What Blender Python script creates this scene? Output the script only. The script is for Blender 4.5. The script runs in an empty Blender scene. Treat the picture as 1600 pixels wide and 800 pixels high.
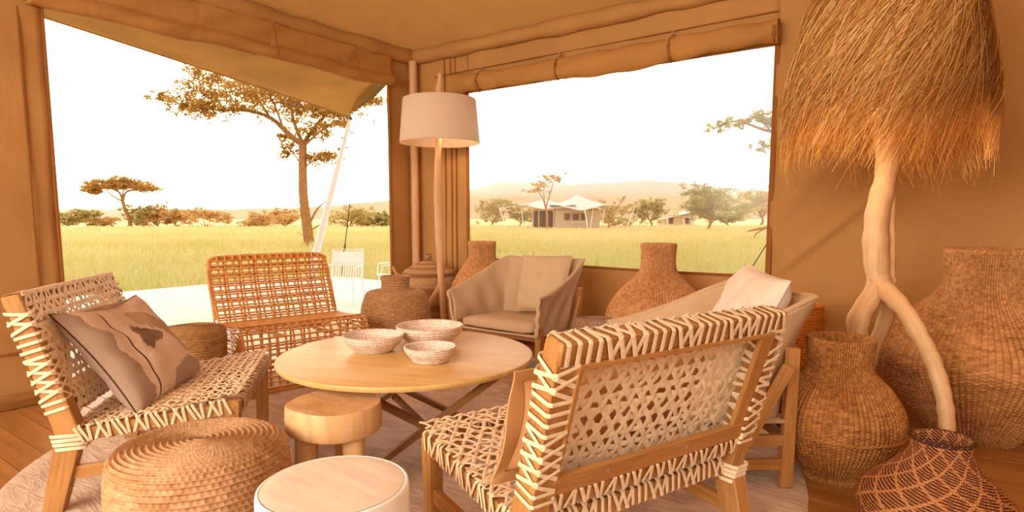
import bpy, math, random
import numpy as np
from mathutils import Vector, Matrix
random.seed(7); rng = np.random.default_rng(7)
S = bpy.context.scene; COL = S.collection
PI = math.pi; R = math.radians

# ------------------------------------------------------------------ camera
cam_d = bpy.data.cameras.new('camera'); cam = bpy.data.objects.new('camera', cam_d); COL.objects.link(cam)
cam.location = (4.563, -4.567, 1.15)
cam.rotation_euler = (R(90 - 6.009), 0, R(36.0))
cam_d.sensor_width = 36.0; cam_d.lens = 36.0 * 950 / 1600
cam_d.shift_y = 40 / 1600.0
cam_d.clip_start = 0.05; cam_d.clip_end = 5000
S.camera = cam
# ------------------------------------------------------------------ sky
SUN = Vector((-0.846, 0.529, 0.075)).normalized()
w = bpy.data.worlds.new('sky'); S.world = w; w.use_nodes = True
nt = w.node_tree; nt.nodes.clear()
wo = nt.nodes.new('ShaderNodeOutputWorld'); bg = nt.nodes.new('ShaderNodeBackground')
tc = nt.nodes.new('ShaderNodeTexCoord')
dp = nt.nodes.new('ShaderNodeVectorMath'); dp.operation = 'DOT_PRODUCT'; dp.inputs[1].default_value = SUN
nt.links.new(tc.outputs['Generated'], dp.inputs[0])
rp = nt.nodes.new('ShaderNodeValToRGB'); e = rp.color_ramp.elements
e[0].position = 0.0; e[0].color = (1.0, .86, .76, 1)
e[1].position = 1.0; e[1].color = (5.0, 3.6, 2.2, 1)
a = e.new(0.5); a.color = (1.12, 0.98, .9, 1)
a = e.new(0.9); a.color = (1.45, 1.25, 1.08, 1)
a = e.new(0.985); a.color = (2.6, 2.1, 1.6, 1)
ma = nt.nodes.new('ShaderNodeMath'); ma.operation = 'MULTIPLY_ADD'; ma.inputs[1].default_value = .5; ma.inputs[2].default_value = .5
nt.links.new(dp.outputs['Value'], ma.inputs[0]); nt.links.new(ma.outputs[0], rp.inputs[0])
cn = nt.nodes.new('ShaderNodeTexNoise'); cn.inputs['Scale'].default_value = 3.0; cn.inputs['Detail'].default_value = 5
mp = nt.nodes.new('ShaderNodeMapping'); mp.inputs['Scale'].default_value = (1, 1, 3.5)
nt.links.new(tc.outputs['Generated'], mp.inputs[0]); nt.links.new(mp.outputs[0], cn.inputs['Vector'])
mr = nt.nodes.new('ShaderNodeMapRange'); mr.inputs[1].default_value = .35; mr.inputs[2].default_value = .7
mr.inputs[3].default_value = .62; mr.inputs[4].default_value = 1.12
nt.links.new(cn.outputs['Fac'], mr.inputs[0])
mx = nt.nodes.new('ShaderNodeVectorMath'); mx.operation = 'SCALE'
nt.links.new(rp.outputs[0], mx.inputs[0]); nt.links.new(mr.outputs[0], mx.inputs['Scale'])
nt.links.new(mx.outputs[0], bg.inputs['Color']); bg.inputs['Strength'].default_value = 2.0
nt.links.new(bg.outputs[0], wo.inputs['Surface'])
# ------------------------------------------------------------------ sun and added fill lamps
def lamp(name, kind, loc, energy, color, **k):
    d = bpy.data.lights.new(name, kind); d.energy = energy; d.color = color
    for a_, b_ in k.items(): setattr(d, a_, b_)
    o = bpy.data.objects.new(name, d); COL.objects.link(o); o.location = loc
    return o
sun = lamp('sun', 'SUN', (0, 0, 10), 11.0, (1.0, .8, .55), angle=R(4))
sun.rotation_euler = SUN.to_track_quat('Z', 'Y').to_euler()
def area(name, loc, target, sx, sy, energy, color):
    o = lamp(name, 'AREA', loc, energy, color, shape='RECTANGLE', size=sx, size_y=sy)
    o.rotation_euler = (Vector(loc) - Vector(target)).to_track_quat('Z', 'Y').to_euler(); return o
area('rear_fill_light', (2.6, -8.0, 2.3), (2.2, -1.6, .8), 4.5, 2.2, 280, (1.0, .89, .73))  # added fill lamp behind the camera
area('side_fill_light', (6.6, -5.4, 2.0), (3.4, -2.6, .5), 2.5, 2.0, 42, (1.0, .86, .68))  # added fill lamp brightening the foreground chair back
# ------------------------------------------------------------------ exposure
S.view_settings.view_transform = 'Standard'; S.view_settings.look = 'None'
S.view_settings.exposure = 0.18; S.view_settings.gamma = 1.0; S.view_settings.use_curve_mapping = False

# ================================================================== materials
class NT:
    def __init__(s, name):
        s.m = bpy.data.materials.new(name); s.m.use_nodes = True; s.t = s.m.node_tree; s.t.nodes.clear()
        s.out = s.n('OutputMaterial')
    def n(s, k): return s.t.nodes.new('ShaderNode' + k)
    def l(s, a, b): s.t.links.new(a, b)
    def attr(s, name='gr'):
        a = s.n('Attribute'); a.attribute_name = name; return a.outputs['Vector']
    def mapping(s, vec, scale=(1, 1, 1), loc=(0, 0, 0)):
        m = s.n('Mapping'); m.inputs['Scale'].default_value = scale; m.inputs['Location'].default_value = loc
        s.l(vec, m.inputs[0]); return m.outputs[0]
    def noise(s, vec, scale, detail=4, rough=.55, dist=0.0):
        n = s.n('TexNoise'); n.inputs['Scale'].default_value = scale; n.inputs['Detail'].default_value = detail
        n.inputs['Roughness'].default_value = rough; n.inputs['Distortion'].default_value = dist
        s.l(vec, n.inputs['Vector']); return n.outputs['Fac']
    def ramp(s, fac, stops):
        r = s.n('ValToRGB'); el = r.color_ramp.elements
        while len(el) > 1: el.remove(el[-1])
        for i, (p, c) in enumerate(stops):
            x = el[0] if i == 0 else el.new(p)
            x.position = p; x.color = (c[0], c[1], c[2], 1)
        s.l(fac, r.inputs[0]); return r.outputs[0]
    def math(s, op, a, b=None, c=None):
        m = s.n('Math'); m.operation = op
        for i, v in enumerate((a, b, c)):
            if v is None: continue
            if isinstance(v, (int, float)): m.inputs[i].default_value = v
            else: s.l(v, m.inputs[i])
        return m.outputs[0]
    def mix(s, fac, a, b):
        m = s.n('Mix'); m.data_type = 'RGBA'
        if isinstance(fac, (int, float)): m.inputs[0].default_value = fac
        else: s.l(fac, m.inputs[0])
        for i, v in ((6, a), (7, b)):
            if isinstance(v, tuple): m.inputs[i].default_value = (*v[:3], 1)
            else: s.l(v, m.inputs[i])
        return m.outputs[2]
    def sep(s, vec):
        x = s.n('SeparateXYZ'); s.l(vec, x.inputs[0]); return x.outputs
    def bump(s, h, dist=.002, strength=1.0):
        b = s.n('Bump'); b.inputs['Distance'].default_value = dist; b.inputs['Strength'].default_value = strength
        s.l(h, b.inputs['Height']); return b.outputs[0]
    def bsdf(s, color, rough=.6, nor=None, spec=.4, sheen=0, trans=0.0):
        p = s.n('BsdfPrincipled'); p.inputs['Roughness'].default_value = rough
        p.inputs['Specular IOR Level'].default_value = spec
        if sheen: p.inputs['Sheen Weight'].default_value = sheen
        if isinstance(color, tuple): p.inputs['Base Color'].default_value = (*color[:3], 1)
        else: s.l(color, p.inputs['Base Color'])
        if nor is not None: s.l(nor, p.inputs['Normal'])
        o = p.outputs[0]
        if trans:
            t = s.n('BsdfTranslucent')
            if isinstance(color, tuple): t.inputs[0].default_value = (*color[:3], 1)
            else: s.l(color, t.inputs[0])
            if nor is not None: s.l(nor, t.inputs['Normal'])
            mxs = s.n('MixShader'); mxs.inputs[0].default_value = trans
            s.l(o, mxs.inputs[1]); s.l(t.outputs[0], mxs.inputs[2]); o = mxs.outputs[0]
        s.l(o, s.out.inputs['Surface']); return s.m
def lin(h):
    c = [int(h[i:i + 2], 16) / 255 for i in (0, 2, 4)]
    return tuple(x / 12.92 if x <= .04045 else ((x + .055) / 1.055) ** 2.4 for x in c)

def m_canvas(name, c, trans=.2, rough=.85, var=.12, wr=.012):
    t = NT(name); v = t.n('TexCoord').outputs['Object']
    big = t.noise(v, 1.3, 4); fine = t.noise(v, 260, 1)
    wrk = t.noise(t.mapping(v, (1, 1, .6)), 3.0, 4, .5, .6)
    col = t.ramp(big, [(.25, tuple(x * (1 - var) for x in c)), (.75, tuple(min(1, x * (1 + var)) for x in c))])
    h = t.math('ADD', t.math('MULTIPLY', wrk, wr * 40), t.math('MULTIPLY', fine, .02))
    return t.bsdf(col, rough, t.bump(h, .04, .6), .15, 0, trans)
def m_wood(name, c1, c2, rough=.5, sc=1.0, spec=.35):
    t = NT(name); g = t.attr()
    n1 = t.noise(t.mapping(g, (55 * sc, 55 * sc, 4 * sc)), 1.0, 6, .6, .8)
    n2 = t.noise(t.mapping(g, (14 * sc, 14 * sc, 1.2 * sc)), 1.0, 3, .5, 1.2)
    f = t.math('ADD', t.math('MULTIPLY', n1, .55), t.math('MULTIPLY', n2, .45))
    col = t.ramp(f, [(.32, c2), (.62, c1)])
    return t.bsdf(col, rough, t.bump(n1, .0012, .5), spec)
def m_plain(name, c, rough=.6, spec=.4, nscale=60, bump=.0006, var=.1, trans=0):
    t = NT(name); v = t.n('TexCoord').outputs['Object']; n = t.noise(v, nscale, 3)
    col = t.ramp(n, [(.3, tuple(x * (1 - var) for x in c)), (.7, tuple(min(1, x * (1 + var)) for x in c))])
    return t.bsdf(col, rough, t.bump(n, bump, .6), spec, 0, trans)
def m_weave(name, c1, c2, rough=.7, dist=.004, kind='twine', c3=None, rib=False):
    """gr.x counts stitches round, gr.y counts rows"""
    t = NT(name); g = t.attr(); s = t.sep(g)
    row = t.math('FLOOR', s[1]); off = t.math('MULTIPLY', row, .5)
    a = t.math('ABSOLUTE', t.math('SINE', t.math('MULTIPLY', s[1], PI)))
    b = t.math('ABSOLUTE', t.math('SINE', t.math('MULTIPLY', t.math('ADD', s[0], off), PI)))
    h = t.math('MULTIPLY', t.math('POWER', a, .6), t.math('ADD', .45, t.math('MULTIPLY', b, .55)))
    if rib:
        a2 = t.math('ABSOLUTE', t.math('SINE', t.math('MULTIPLY', s[0], PI)))
        b2 = t.math('ABSOLUTE', t.math('SINE', t.math('MULTIPLY', t.math('ADD', s[1], t.math('MULTIPLY', t.math('FLOOR', s[0]), .5)), PI)))
        h = t.math('MULTIPLY', t.math('POWER', a2, .7), t.math('ADD', .4, t.math('MULTIPLY', b2, .6)))
    cell = t.n('CombineXYZ'); t.l(t.math('FLOOR', s[0] if rib else t.math('ADD', s[0], off)), cell.inputs[0]); t.l(t.math('FLOOR', s[1]), cell.inputs[1])
    wn = t.n('TexWhiteNoise'); t.l(cell.outputs[0], wn.inputs['Vector'])
    n = t.math('ADD', t.math('MULTIPLY', t.noise(t.mapping(g, (.5, 1.0, 1)), 1.0, 4, .7), .84), t.math('MULTIPLY', wn.outputs['Value'], .16))
    n2 = t.noise(t.n('TexCoord').outputs['Object'], 6, 3)
    f = t.math('ADD', t.math('MULTIPLY', n, .7), t.math('MULTIPLY', n2, .3))
    col = t.ramp(f, [(.33, c2), (.66, c1)])
    if kind == 'diamond':
        u = t.math('MULTIPLY', s[0], 1 / 9.0); v2 = t.math('MULTIPLY', s[1], 1 / 8.0)
        d1 = t.math('PINGPONG', t.math('ADD', u, v2), .5); d2 = t.math('PINGPONG', t.math('SUBTRACT', u, v2), .5)
        d = t.math('MINIMUM', d1, d2)
        line = t.math('LESS_THAN', d, .07)
        strand = t.math('LESS_THAN', t.math('FRACT', t.math('ADD', s[1], t.math('MULTIPLY', s[0], .35))), .34)
        fac = t.math('MAXIMUM', line, strand)
        col = t.mix(fac, col, c3)
    if kind == 'stripe':
        st = t.math('LESS_THAN', t.math('FRACT', t.math('MULTIPLY', s[1], 1 / 9.0)), .4)
        col = t.mix(st, col, c3)
    return t.bsdf(col, rough, t.bump(h, dist, .9), .25)

M = {}
M['canvas'] = m_canvas('canvas', lin('C49258'), .2)
M['canvas_ceiling'] = m_canvas('canvas_ceiling', lin('C69250'), .22, wr=.006)
M['canvas_roll'] = m_canvas('canvas_roll', lin('BC874C'), .1, wr=.02)
M['awning'] = m_canvas('awning', lin('CDAA72'), .6, wr=.004)
M['seam'] = m_canvas('seam', lin('9A6232'), .05)
M['frame_teak'] = m_wood('frame_teak', lin('C48F55'), lin('9C6833'))
M['oak'] = m_wood('oak', lin('E4BC7C'), lin('D0A058'), .38, .8)
M['oak_dark'] = m_wood('oak_dark', lin('A9773F'), lin('7E5427'), .5)
M['log'] = m_wood('log', lin('E6BE8C'), lin('C9935A'), .55, .5)
M['drift'] = m_wood('drift', lin('E2BC8E'), lin('C08D58'), .6, .6)
M['pole_wood'] = m_wood('pole_wood', lin('DDB083'), lin('BE8654'), .5, .8)
M['plank'] = m_wood('plank', lin('BC8246'), lin('94602A'), .42, .35, .45)
M['deck'] = m_wood('deck', lin('E6DCCB'), lin('CFC2AE'), .7, .35)
M['strap'] = m_plain('strap', lin('E8CAA6'), .55, .35, 40, .0006, .12)  # seat copy of the back strap leather, orange light put into its tone
M['strap_rear'] = m_plain('strap_rear', lin('EFDAB8'), .55, .35, 40, .0006, .1)
M['rattan'] = m_plain('rattan', lin('D2924A'), .38, .5, 25, .0006, .2)
M['linen'] = m_canvas('linen', lin('C9A987'), .06, .9, .06, .006)
M['linen_light'] = m_canvas('linen_light', lin('CDB08C'), .1, .9, .05, .006)
M['cushion_white'] = m_canvas('cushion_white', lin('EBDACA'), .12, .9, .03, .004)
M['pillow_tan'] = m_canvas('pillow_tan', lin('D9A66E'), .12, .9, .05, .004)
M['paint_white'] = m_plain('paint_white', lin('F4F2EE'), .5, .4, 30, .0003, .03)
M['lamp_shade'] = m_plain('lamp_shade', lin('DCC3AE'), .85, .2, 300, .0005, .03, .12)
M['bulb'] = None
M['dark_metal'] = m_plain('dark_metal', lin('3A2E26'), .4, .5)
M['screw'] = m_plain('screw', lin('9A948A'), .3, .7)
M['rope'] = m_plain('rope', lin('4A4034'), .8, .2)
M['basket'] = m_weave('basket', lin('CE9A60'), lin('9A632E'), dist=.003)
M['basket_big'] = m_weave('basket_big', lin('D69E64'), lin('8A5224'), dist=.004, rib=True)
M['basket_small'] = m_weave('basket_small', lin('C98B4E'), lin('784418'), dist=.004, rib=True)
M['basket_light'] = m_weave('basket_light', lin('DFA870'), lin('A06430'), dist=.004, rib=True)
M['basket_grey'] = m_weave('basket_grey', lin('C99A6C'), lin('97683E'), dist=.004)
M['basket_dark'] = m_weave('basket_dark', lin('6E3B22'), lin('451D10'), .5, .003, 'diamond', lin('B97B4C'))
M['basket_rim'] = m_plain('basket_rim', lin('4A2415'), .45, .5)
M['basket_stripe'] = m_weave('basket_stripe', lin('C79C70'), lin('A87A4E'), dist=.003, kind='stripe', c3=lin('A06C42'))
M['basket_purple'] = m_weave('basket_purple', lin('C49E82'), lin('7E5842'), dist=.004)
M['basket_sunlit'] = m_weave('basket_sunlit', lin('D98A35'), lin('A65A1C'), dist=.003)  # sun glow on the basket put into its orange weave colours
M['rope_coil'] = m_weave('rope_coil', lin('DDB48A'), lin('A87444'), dist=.0015)
M['rope_lumpy'] = m_weave('rope_lumpy', lin('C99B66'), lin('96683A'), dist=.003)
def m_straw():
    t = NT('straw'); f = t.sep(t.attr())[0]
    col = t.ramp(f, [(0, lin('9C6428')), (.45, lin('CE944A')), (.8, lin('E8BA70')), (1, lin('F4D8A0'))])
    return t.bsdf(col, .6, None, .3, 0, .3)
M['straw'] = m_straw()
M['straw_liner'] = m_plain('straw_liner', lin('C08A4C'), .8, .2, 60, .002, .25, .3)
def m_speckle():
    t = NT('speckle'); v = t.n('TexCoord').outputs['Object']
    n = t.noise(v, 120, 5, .8); n2 = t.noise(v, 26, 4, .7)
    col = t.ramp(n, [(.36, lin('BE9880')), (.47, lin('E6D3C4')), (.62, lin('F2E8DE')), (.7, lin('BDB2AB'))])
    col = t.mix(t.ramp(n2, [(.52, (0, 0, 0)), (.66, (.6, .6, .6))]), col, lin('D39C78'))
    s = t.sep(t.attr()); h = t.math('SINE', t.math('MULTIPLY', s[1], 2 * PI))
    return t.bsdf(col, .75, t.bump(t.math('ADD', h, n), .0015, .7), .25)
M['speckle'] = m_speckle()
def m_drumtop():
    t = NT('drum_top'); v = t.n('TexCoord').outputs['Object']
    n = t.noise(t.mapping(v, (3, 30, 1)), 1.4, 5, .6, .5)
    col = t.ramp(n, [(.3, lin('DCC3AB')), (.7, lin('EBDACA'))])
    return t.bsdf(col, .5, t.bump(n, .0006, .4), .3)
M['drum_top'] = m_drumtop()
def m_rug():
    t = NT('rug'); v = t.n('TexCoord').outputs['Object']
    n = t.noise(v, 3.5, 4, .6, 1.5); f = t.noise(v, 150, 3, .7)
    s = t.noise(t.mapping(v, (3, 14, 1)), 1.6, 4, .6, 1.0)
    col = t.ramp(t.math('ADD', t.math('MULTIPLY', n, .5), t.math('MULTIPLY', s, .5)),
                 [(.36, lin('BC9C82')), (.5, lin('D6B89E')), (.64, lin('E6CDB4'))])
    h = t.math('ADD', t.math('MULTIPLY', s, 4), f)
    return t.bsdf(col, .95, t.bump(h, .006, .7), .1, .2)
M['rug'] = m_rug()
def m_print():
    """grey-beige pillow cloth with a brown watercolour print; gr.xy run -1..1 over the face"""
    t = NT('pillow_print'); g = t.attr(); v = t.n('TexCoord').outputs['Object']
    nz = t.noise(g, 3.2, 4, .6); nz2 = t.noise(g, 7, 4, .6)
    x = t.math('ADD', t.sep(g)[0], t.math('MULTIPLY', t.math('SUBTRACT', nz, .5), .35))
    y = t.math('ADD', t.sep(g)[1], t.math('MULTIPLY', t.math('SUBTRACT', nz2, .5), .3))
    def ell(cx, cy, rx, ry, rot=0):
        c, s_ = math.cos(rot), math.sin(rot)
        dx = t.math('SUBTRACT', x, cx); dy = t.math('SUBTRACT', y, cy)
        u = t.math('ADD', t.math('MULTIPLY', dx, c / rx), t.math('MULTIPLY', dy, s_ / rx))
        w_ = t.math('ADD', t.math('MULTIPLY', dx, -s_ / ry), t.math('MULTIPLY', dy, c / ry))
        d = t.math('ADD', t.math('MULTIPLY', u, u), t.math('MULTIPLY', w_, w_))
        return t.math('LESS_THAN', d, 1.0)
    head = t.math('MAXIMUM', ell(.02, .18, .32, .2, -.5), ell(-.12, -.02, .19, .17))
    body = t.math('MAXIMUM', ell(.42, .42, .42, .17, -.75), ell(.72, -.05, .14, .42, .15))
    foot = ell(.45, -.78, .5, .22, .3)
    side = t.math('LESS_THAN', t.math('ADD', x, t.math('MULTIPLY', y, .12)), -.72)
    base = t.ramp(nz, [(.3, lin('D3B59C')), (.7, lin('DEC6B0'))])
    col = t.mix(t.math('MULTIPLY', body, .75), base, lin('B08A66'))
    col = t.mix(t.math('MULTIPLY', foot, .7), col, lin('8F7560'))
    col = t.mix(t.math('MULTIPLY', head, .85), col, t.ramp(nz2, [(.3, lin('5F4636')), (.7, lin('8E6E55'))]))
    col = t.mix(t.math('MULTIPLY', side, .8), col, lin('957C68'))
    ln = t.math('ABSOLUTE', t.math('ADD', t.sep(g)[0], .5))
    col = t.mix(t.math('LESS_THAN', ln, .013), col, lin('46332A'))
    wrk = t.noise(v, 7, 4, .5, .5)
    return t.bsdf(col, .9, t.bump(wrk, .02, .5), .15)
M['pillow_print'] = m_print()
def m_leaf(name, c1, c2, tr=.6):
    t = NT(name); v = t.n('TexCoord').outputs['Object']; n = t.noise(v, 1.7, 3)
    return t.bsdf(t.ramp(n, [(.3, c1), (.7, c2)]), .7, None, .2, 0, tr)
M['leaf_gold'] = m_leaf('leaf_gold', lin('B08A42'), lin('DBB064'))
M['leaf_green'] = m_leaf('leaf_green', lin('A09A52'), lin('CDBE74'))
M['leaf_olive'] = m_leaf('leaf_olive', lin('B4A762'), lin('DAC482'))
M['leaf_orange'] = m_leaf('leaf_orange', lin('C6A060'), lin('E2C084'))
M['bark'] = m_plain('bark', lin('AC7C4C'), .85, .2, 12, .02, .3)
M['bark_pale'] = m_plain('bark_pale', lin('B08C66'), .85, .2, 12, .02, .25)
def m_grass(name):
    t = NT(name); v = t.n('TexCoord').outputs['Object']
    n = t.noise(v, .09, 4, .6); n2 = t.noise(v, .9, 4, .6)
    f = t.math('ADD', t.math('MULTIPLY', n, .6), t.math('MULTIPLY', n2, .4))
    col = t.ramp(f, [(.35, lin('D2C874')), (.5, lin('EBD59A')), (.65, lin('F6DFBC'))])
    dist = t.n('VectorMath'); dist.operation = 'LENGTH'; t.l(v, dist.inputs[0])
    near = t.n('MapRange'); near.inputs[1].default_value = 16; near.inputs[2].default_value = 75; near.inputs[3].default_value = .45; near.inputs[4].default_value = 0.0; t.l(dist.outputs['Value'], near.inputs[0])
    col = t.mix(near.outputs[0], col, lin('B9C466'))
    return t.bsdf(col, .8, None, .15, 0, .35)
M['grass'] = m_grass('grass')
def m_ground():
    t = NT('ground'); v = t.n('TexCoord').outputs['Object']
    n = t.noise(v, .06, 5, .6); n2 = t.noise(t.mapping(v, (1, 1, 1)), 1.1, 6, .7)
    f = t.math('ADD', t.math('MULTIPLY', n, .55), t.math('MULTIPLY', n2, .45))
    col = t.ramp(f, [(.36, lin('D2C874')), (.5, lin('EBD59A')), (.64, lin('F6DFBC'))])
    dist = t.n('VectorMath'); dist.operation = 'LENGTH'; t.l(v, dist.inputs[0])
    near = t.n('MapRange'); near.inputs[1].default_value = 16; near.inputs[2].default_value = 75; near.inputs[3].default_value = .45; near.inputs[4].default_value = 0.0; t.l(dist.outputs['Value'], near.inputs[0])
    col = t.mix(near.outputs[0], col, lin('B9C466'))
    return t.bsdf(col, .95, t.bump(n2, .3, .6), .1)
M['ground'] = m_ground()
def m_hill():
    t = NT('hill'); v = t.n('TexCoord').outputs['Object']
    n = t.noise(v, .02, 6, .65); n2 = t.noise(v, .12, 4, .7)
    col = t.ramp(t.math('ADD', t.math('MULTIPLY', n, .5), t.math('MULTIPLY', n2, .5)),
                 [(.38, lin('C0A883')), (.6, lin('D6BC96'))])  # pale tones carry distance haze in the hill colour
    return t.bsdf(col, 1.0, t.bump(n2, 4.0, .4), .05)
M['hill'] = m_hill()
M['tent_roof'] = m_plain('tent_roof', lin('E8DACB'), .8, .2, 2, .01, .05)
M['tent_wall'] = m_plain('tent_wall', lin('D6C4A2'), .85, .2, 2, .01, .06)
M['tent_dark'] = m_plain('tent_dark', lin('6E5140'), .5, .4, 2, .002, .1)
M['tent_post'] = m_plain('tent_post', lin('D9AE74'), .7, .3, 2, .002, .1)
def m_pane():
    t = NT('pane'); tr = t.n('BsdfTransparent'); tr.inputs[0].default_value = (.97, .965, .96, 1)
    df = t.n('BsdfDiffuse'); df.inputs[0].default_value = (.85, .8, .76, 1)
    gl = t.n('BsdfGlossy'); gl.inputs['Roughness'].default_value = .12
    a = t.n('MixShader'); a.inputs[0].default_value = .05; b = t.n('MixShader'); b.inputs[0].default_value = .015
    t.l(tr.outputs[0], a.inputs[1]); t.l(df.outputs[0], a.inputs[2]); t.l(a.outputs[0], b.inputs[1]); t.l(gl.outputs[0], b.inputs[2])
    t.l(b.outputs[0], t.out.inputs['Surface']); return t.m
M['pane'] = m_pane()
def m_emit(name, c, s):
    t = NT(name); em = t.n('Emission'); em.inputs[0].default_value = (*c, 1); em.inputs[1].default_value = s
    t.l(em.outputs[0], t.out.inputs['Surface']); return t.m
M['bulb'] = m_emit('bulb', (1.0, .62, .28), 12)

# ================================================================== mesh builders
def mkmesh(name, V, Q, A=None, mat=None, smooth=True, sharp=40):
    """V (n,3) array, Q list of index tuples or (m,4)/(m,3) array"""
    me = bpy.data.meshes.new(name)
    V = np.asarray(V, np.float32)
    if isinstance(Q, np.ndarray):
        m, k = Q.shape
        me.vertices.add(len(V)); me.vertices.foreach_set('co', V.ravel())
        me.loops.add(m * k); me.loops.foreach_set('vertex_index', Q.astype(np.int32).ravel())
        me.polygons.add(m); me.polygons.foreach_set('loop_start', np.arange(0, m * k, k, dtype=np.int32))
        me.update(calc_edges=True)
    else:
        me.from_pydata([tuple(map(float, v)) for v in V], [], Q); me.update()
    if A is not None:
        at = me.attributes.new('gr', 'FLOAT_VECTOR', 'POINT'); at.data.foreach_set('vector', np.asarray(A, np.float32).ravel())
    if mat is not None: me.materials.append(mat)
    if smooth:
        me.polygons.foreach_set('use_smooth', np.ones(len(me.polygons), bool))
        if sharp and len(me.polygons) < 60000: me.set_sharp_from_angle(angle=R(sharp))
    return me
def link(name, me, parent=None, loc=(0, 0, 0), rot=(0, 0, 0)):
    o = bpy.data.objects.new(name, me); COL.objects.link(o)
    if parent is not None: o.parent = parent
    o.location = loc; o.rotation_euler = rot; return o
def thing(name, label, cat, loc=(0, 0, 0), rz=0.0, group=None):
    o = bpy.data.objects.new(name, None); COL.objects.link(o); o.empty_display_size = .1
    o.location = loc; o.rotation_euler = (0, 0, rz); o['label'] = label; o['category'] = cat
    if group: o['group'] = group
    return o
def tag(o, label, cat, group=None):
    o['label'] = label; o['category'] = cat
    if group: o['group'] = group
    return o
def kind(o, k): o['kind'] = k; return o

class MB:
    def __init__(s): s.V = []; s.F = []; s.A = []
    def add(s, V, F, A=None):
        b = len(s.V); s.V += [tuple(v) for v in V]; s.F += [tuple(i + b for i in f) for f in F]
        s.A += [tuple(a) for a in (A if A is not None else V)]
        return s
    def bar(s, p0, p1, w, h, up=(0, 0, 1), ch=.12, w1=None, h1=None):
        """chamfered rectangular bar; w across, h along 'up'"""
        p0 = Vector(p0); p1 = Vector(p1); d = p1 - p0; L = d.length; d.normalize(); up = Vector(up)
        x = d.cross(up)
        if x.length < 1e-4: x = d.cross(Vector((0, 1, 0)))
        x.normalize(); y = x.cross(d); w1 = w1 or w; h1 = h1 or h
        V = []; A = []; c = ch * min(w, h, L); off = random.uniform(0, 50)
        for (q, k, ww, hh) in ((0, 1, w, h), (c, 0, w, h), (L - c, 0, w1, h1), (L, 1, w1, h1)):
            a = ww / 2 - (c if k else 0); b = hh / 2 - (c if k else 0); cc = c * (.6 if not k else .3)
            for (u, v) in ((a - cc, b), (a, b - cc), (a, -b + cc), (a - cc, -b), (-a + cc, -b), (-a, -b + cc), (-a, b - cc), (-a + cc, b)):
                V.append(p0 + d * q + x * u + y * v); A.append((u + off, v + off * .7, q + off))
        F = []
        for r in range(3):
            for i in range(8):
                j = (i + 1) % 8; F.append((r * 8 + j, r * 8 + i, r * 8 + 8 + i, r * 8 + 8 + j))
        F.append(tuple(range(8))); F.append(tuple(range(31, 23, -1)))
        return s.add(V, F, A)
    def box(s, c, sz, ch=.1):
        return s.bar((c[0], c[1], c[2] - sz[2] / 2), (c[0], c[1], c[2] + sz[2] / 2), sz[0], sz[1], (0, 1, 0), ch)
    def tube(s, path, rad, n=8, cap=True, closed=False):
        P_ = [Vector(p) for p in path]; m = len(P_)
        rads = [rad] * m if isinstance(rad, (int, float)) else rad
        V = []; A = []; px = None; L = 0; off = random.uniform(0, 50)
        for i, p in enumerate(P_):
            if closed: t = P_[(i + 1) % m] - P_[i - 1]
            else: t = P_[min(i + 1, m - 1)] - P_[max(i - 1, 0)]
            t.normalize()
            if px is None:
                px = t.cross(Vector((0, 0, 1)))
                if px.length < 1e-3: px = t.cross(Vector((0, 1, 0)))
            px = px - t * px.dot(t); px.normalize(); py = t.cross(px)
            if i: L += (p - P_[i - 1]).length
            for k in range(n):
                a_ = 2 * PI * k / n; q = (px * math.cos(a_) + py * math.sin(a_)) * rads[i]
                V.append(p + q); A.append((q.x + off, q.y + off, L + off))
        F = []
        for i in range(m if closed else m - 1):
            i2 = (i + 1) % m
            for k in range(n):
                k2 = (k + 1) % n; F.append((i * n + k, i * n + k2, i2 * n + k2, i2 * n + k))
        if cap and not closed:
            F.append(tuple(range(n - 1, -1, -1))); F.append(tuple((m - 1) * n + k for k in range(n)))
        return s.add(V, F, A)
    def ribbon(s, path, nors, wdt, th=.003):
        """flat strap: path points, surface normals, width"""
        P_ = [Vector(p) for p in path]; m = len(P_); V = []; A = []; L = random.uniform(0, 9)
        for i, p in enumerate(P_):
            t = (P_[min(i + 1, m - 1)] - P_[max(i - 1, 0)]).normalized(); n = Vector(nors[i] if isinstance(nors, list) else nors)
            x = t.cross(n).normalized(); n = x.cross(t)
            if i: L += (p - P_[i - 1]).length
            for (u, v) in ((-1, 0), (0, 1), (1, 0), (0, -1)):
                V.append(p + x * (u * wdt / 2) + n * (v * th)); A.append((u * .01, v * .01, L))
        F = []
        for i in range(m - 1):
            for k in range(4): F.append((i * 4 + (k + 1) % 4, i * 4 + k, i * 4 + 4 + k, i * 4 + 4 + (k + 1) % 4))
        F.append((0, 1, 2, 3)); F.append((m * 4 - 1, m * 4 - 2, m * 4 - 3, m * 4 - 4))
        return s.add(V, F, A)
    def quad(s, a, b, c, d): return s.add([a, b, c, d], [(0, 1, 2, 3)])
    def mesh(s, name, mat, smooth=True, sharp=35): return mkmesh(name, np.array(s.V), s.F, s.A, mat, smooth, sharp)
    def build(s, name, mat, parent=None, loc=(0, 0, 0), rot=(0, 0, 0), smooth=True, sharp=35):
        return link(name, s.mesh(name, mat, smooth, sharp), parent, loc, rot)
def part(name, mat, parent, *calls, **k):
    """one mesh from ('bar', args...) calls"""
    m = MB()
    for c in calls: getattr(m, c[0])(*c[1:])
    return m.build(name, mat, parent, **k)

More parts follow.
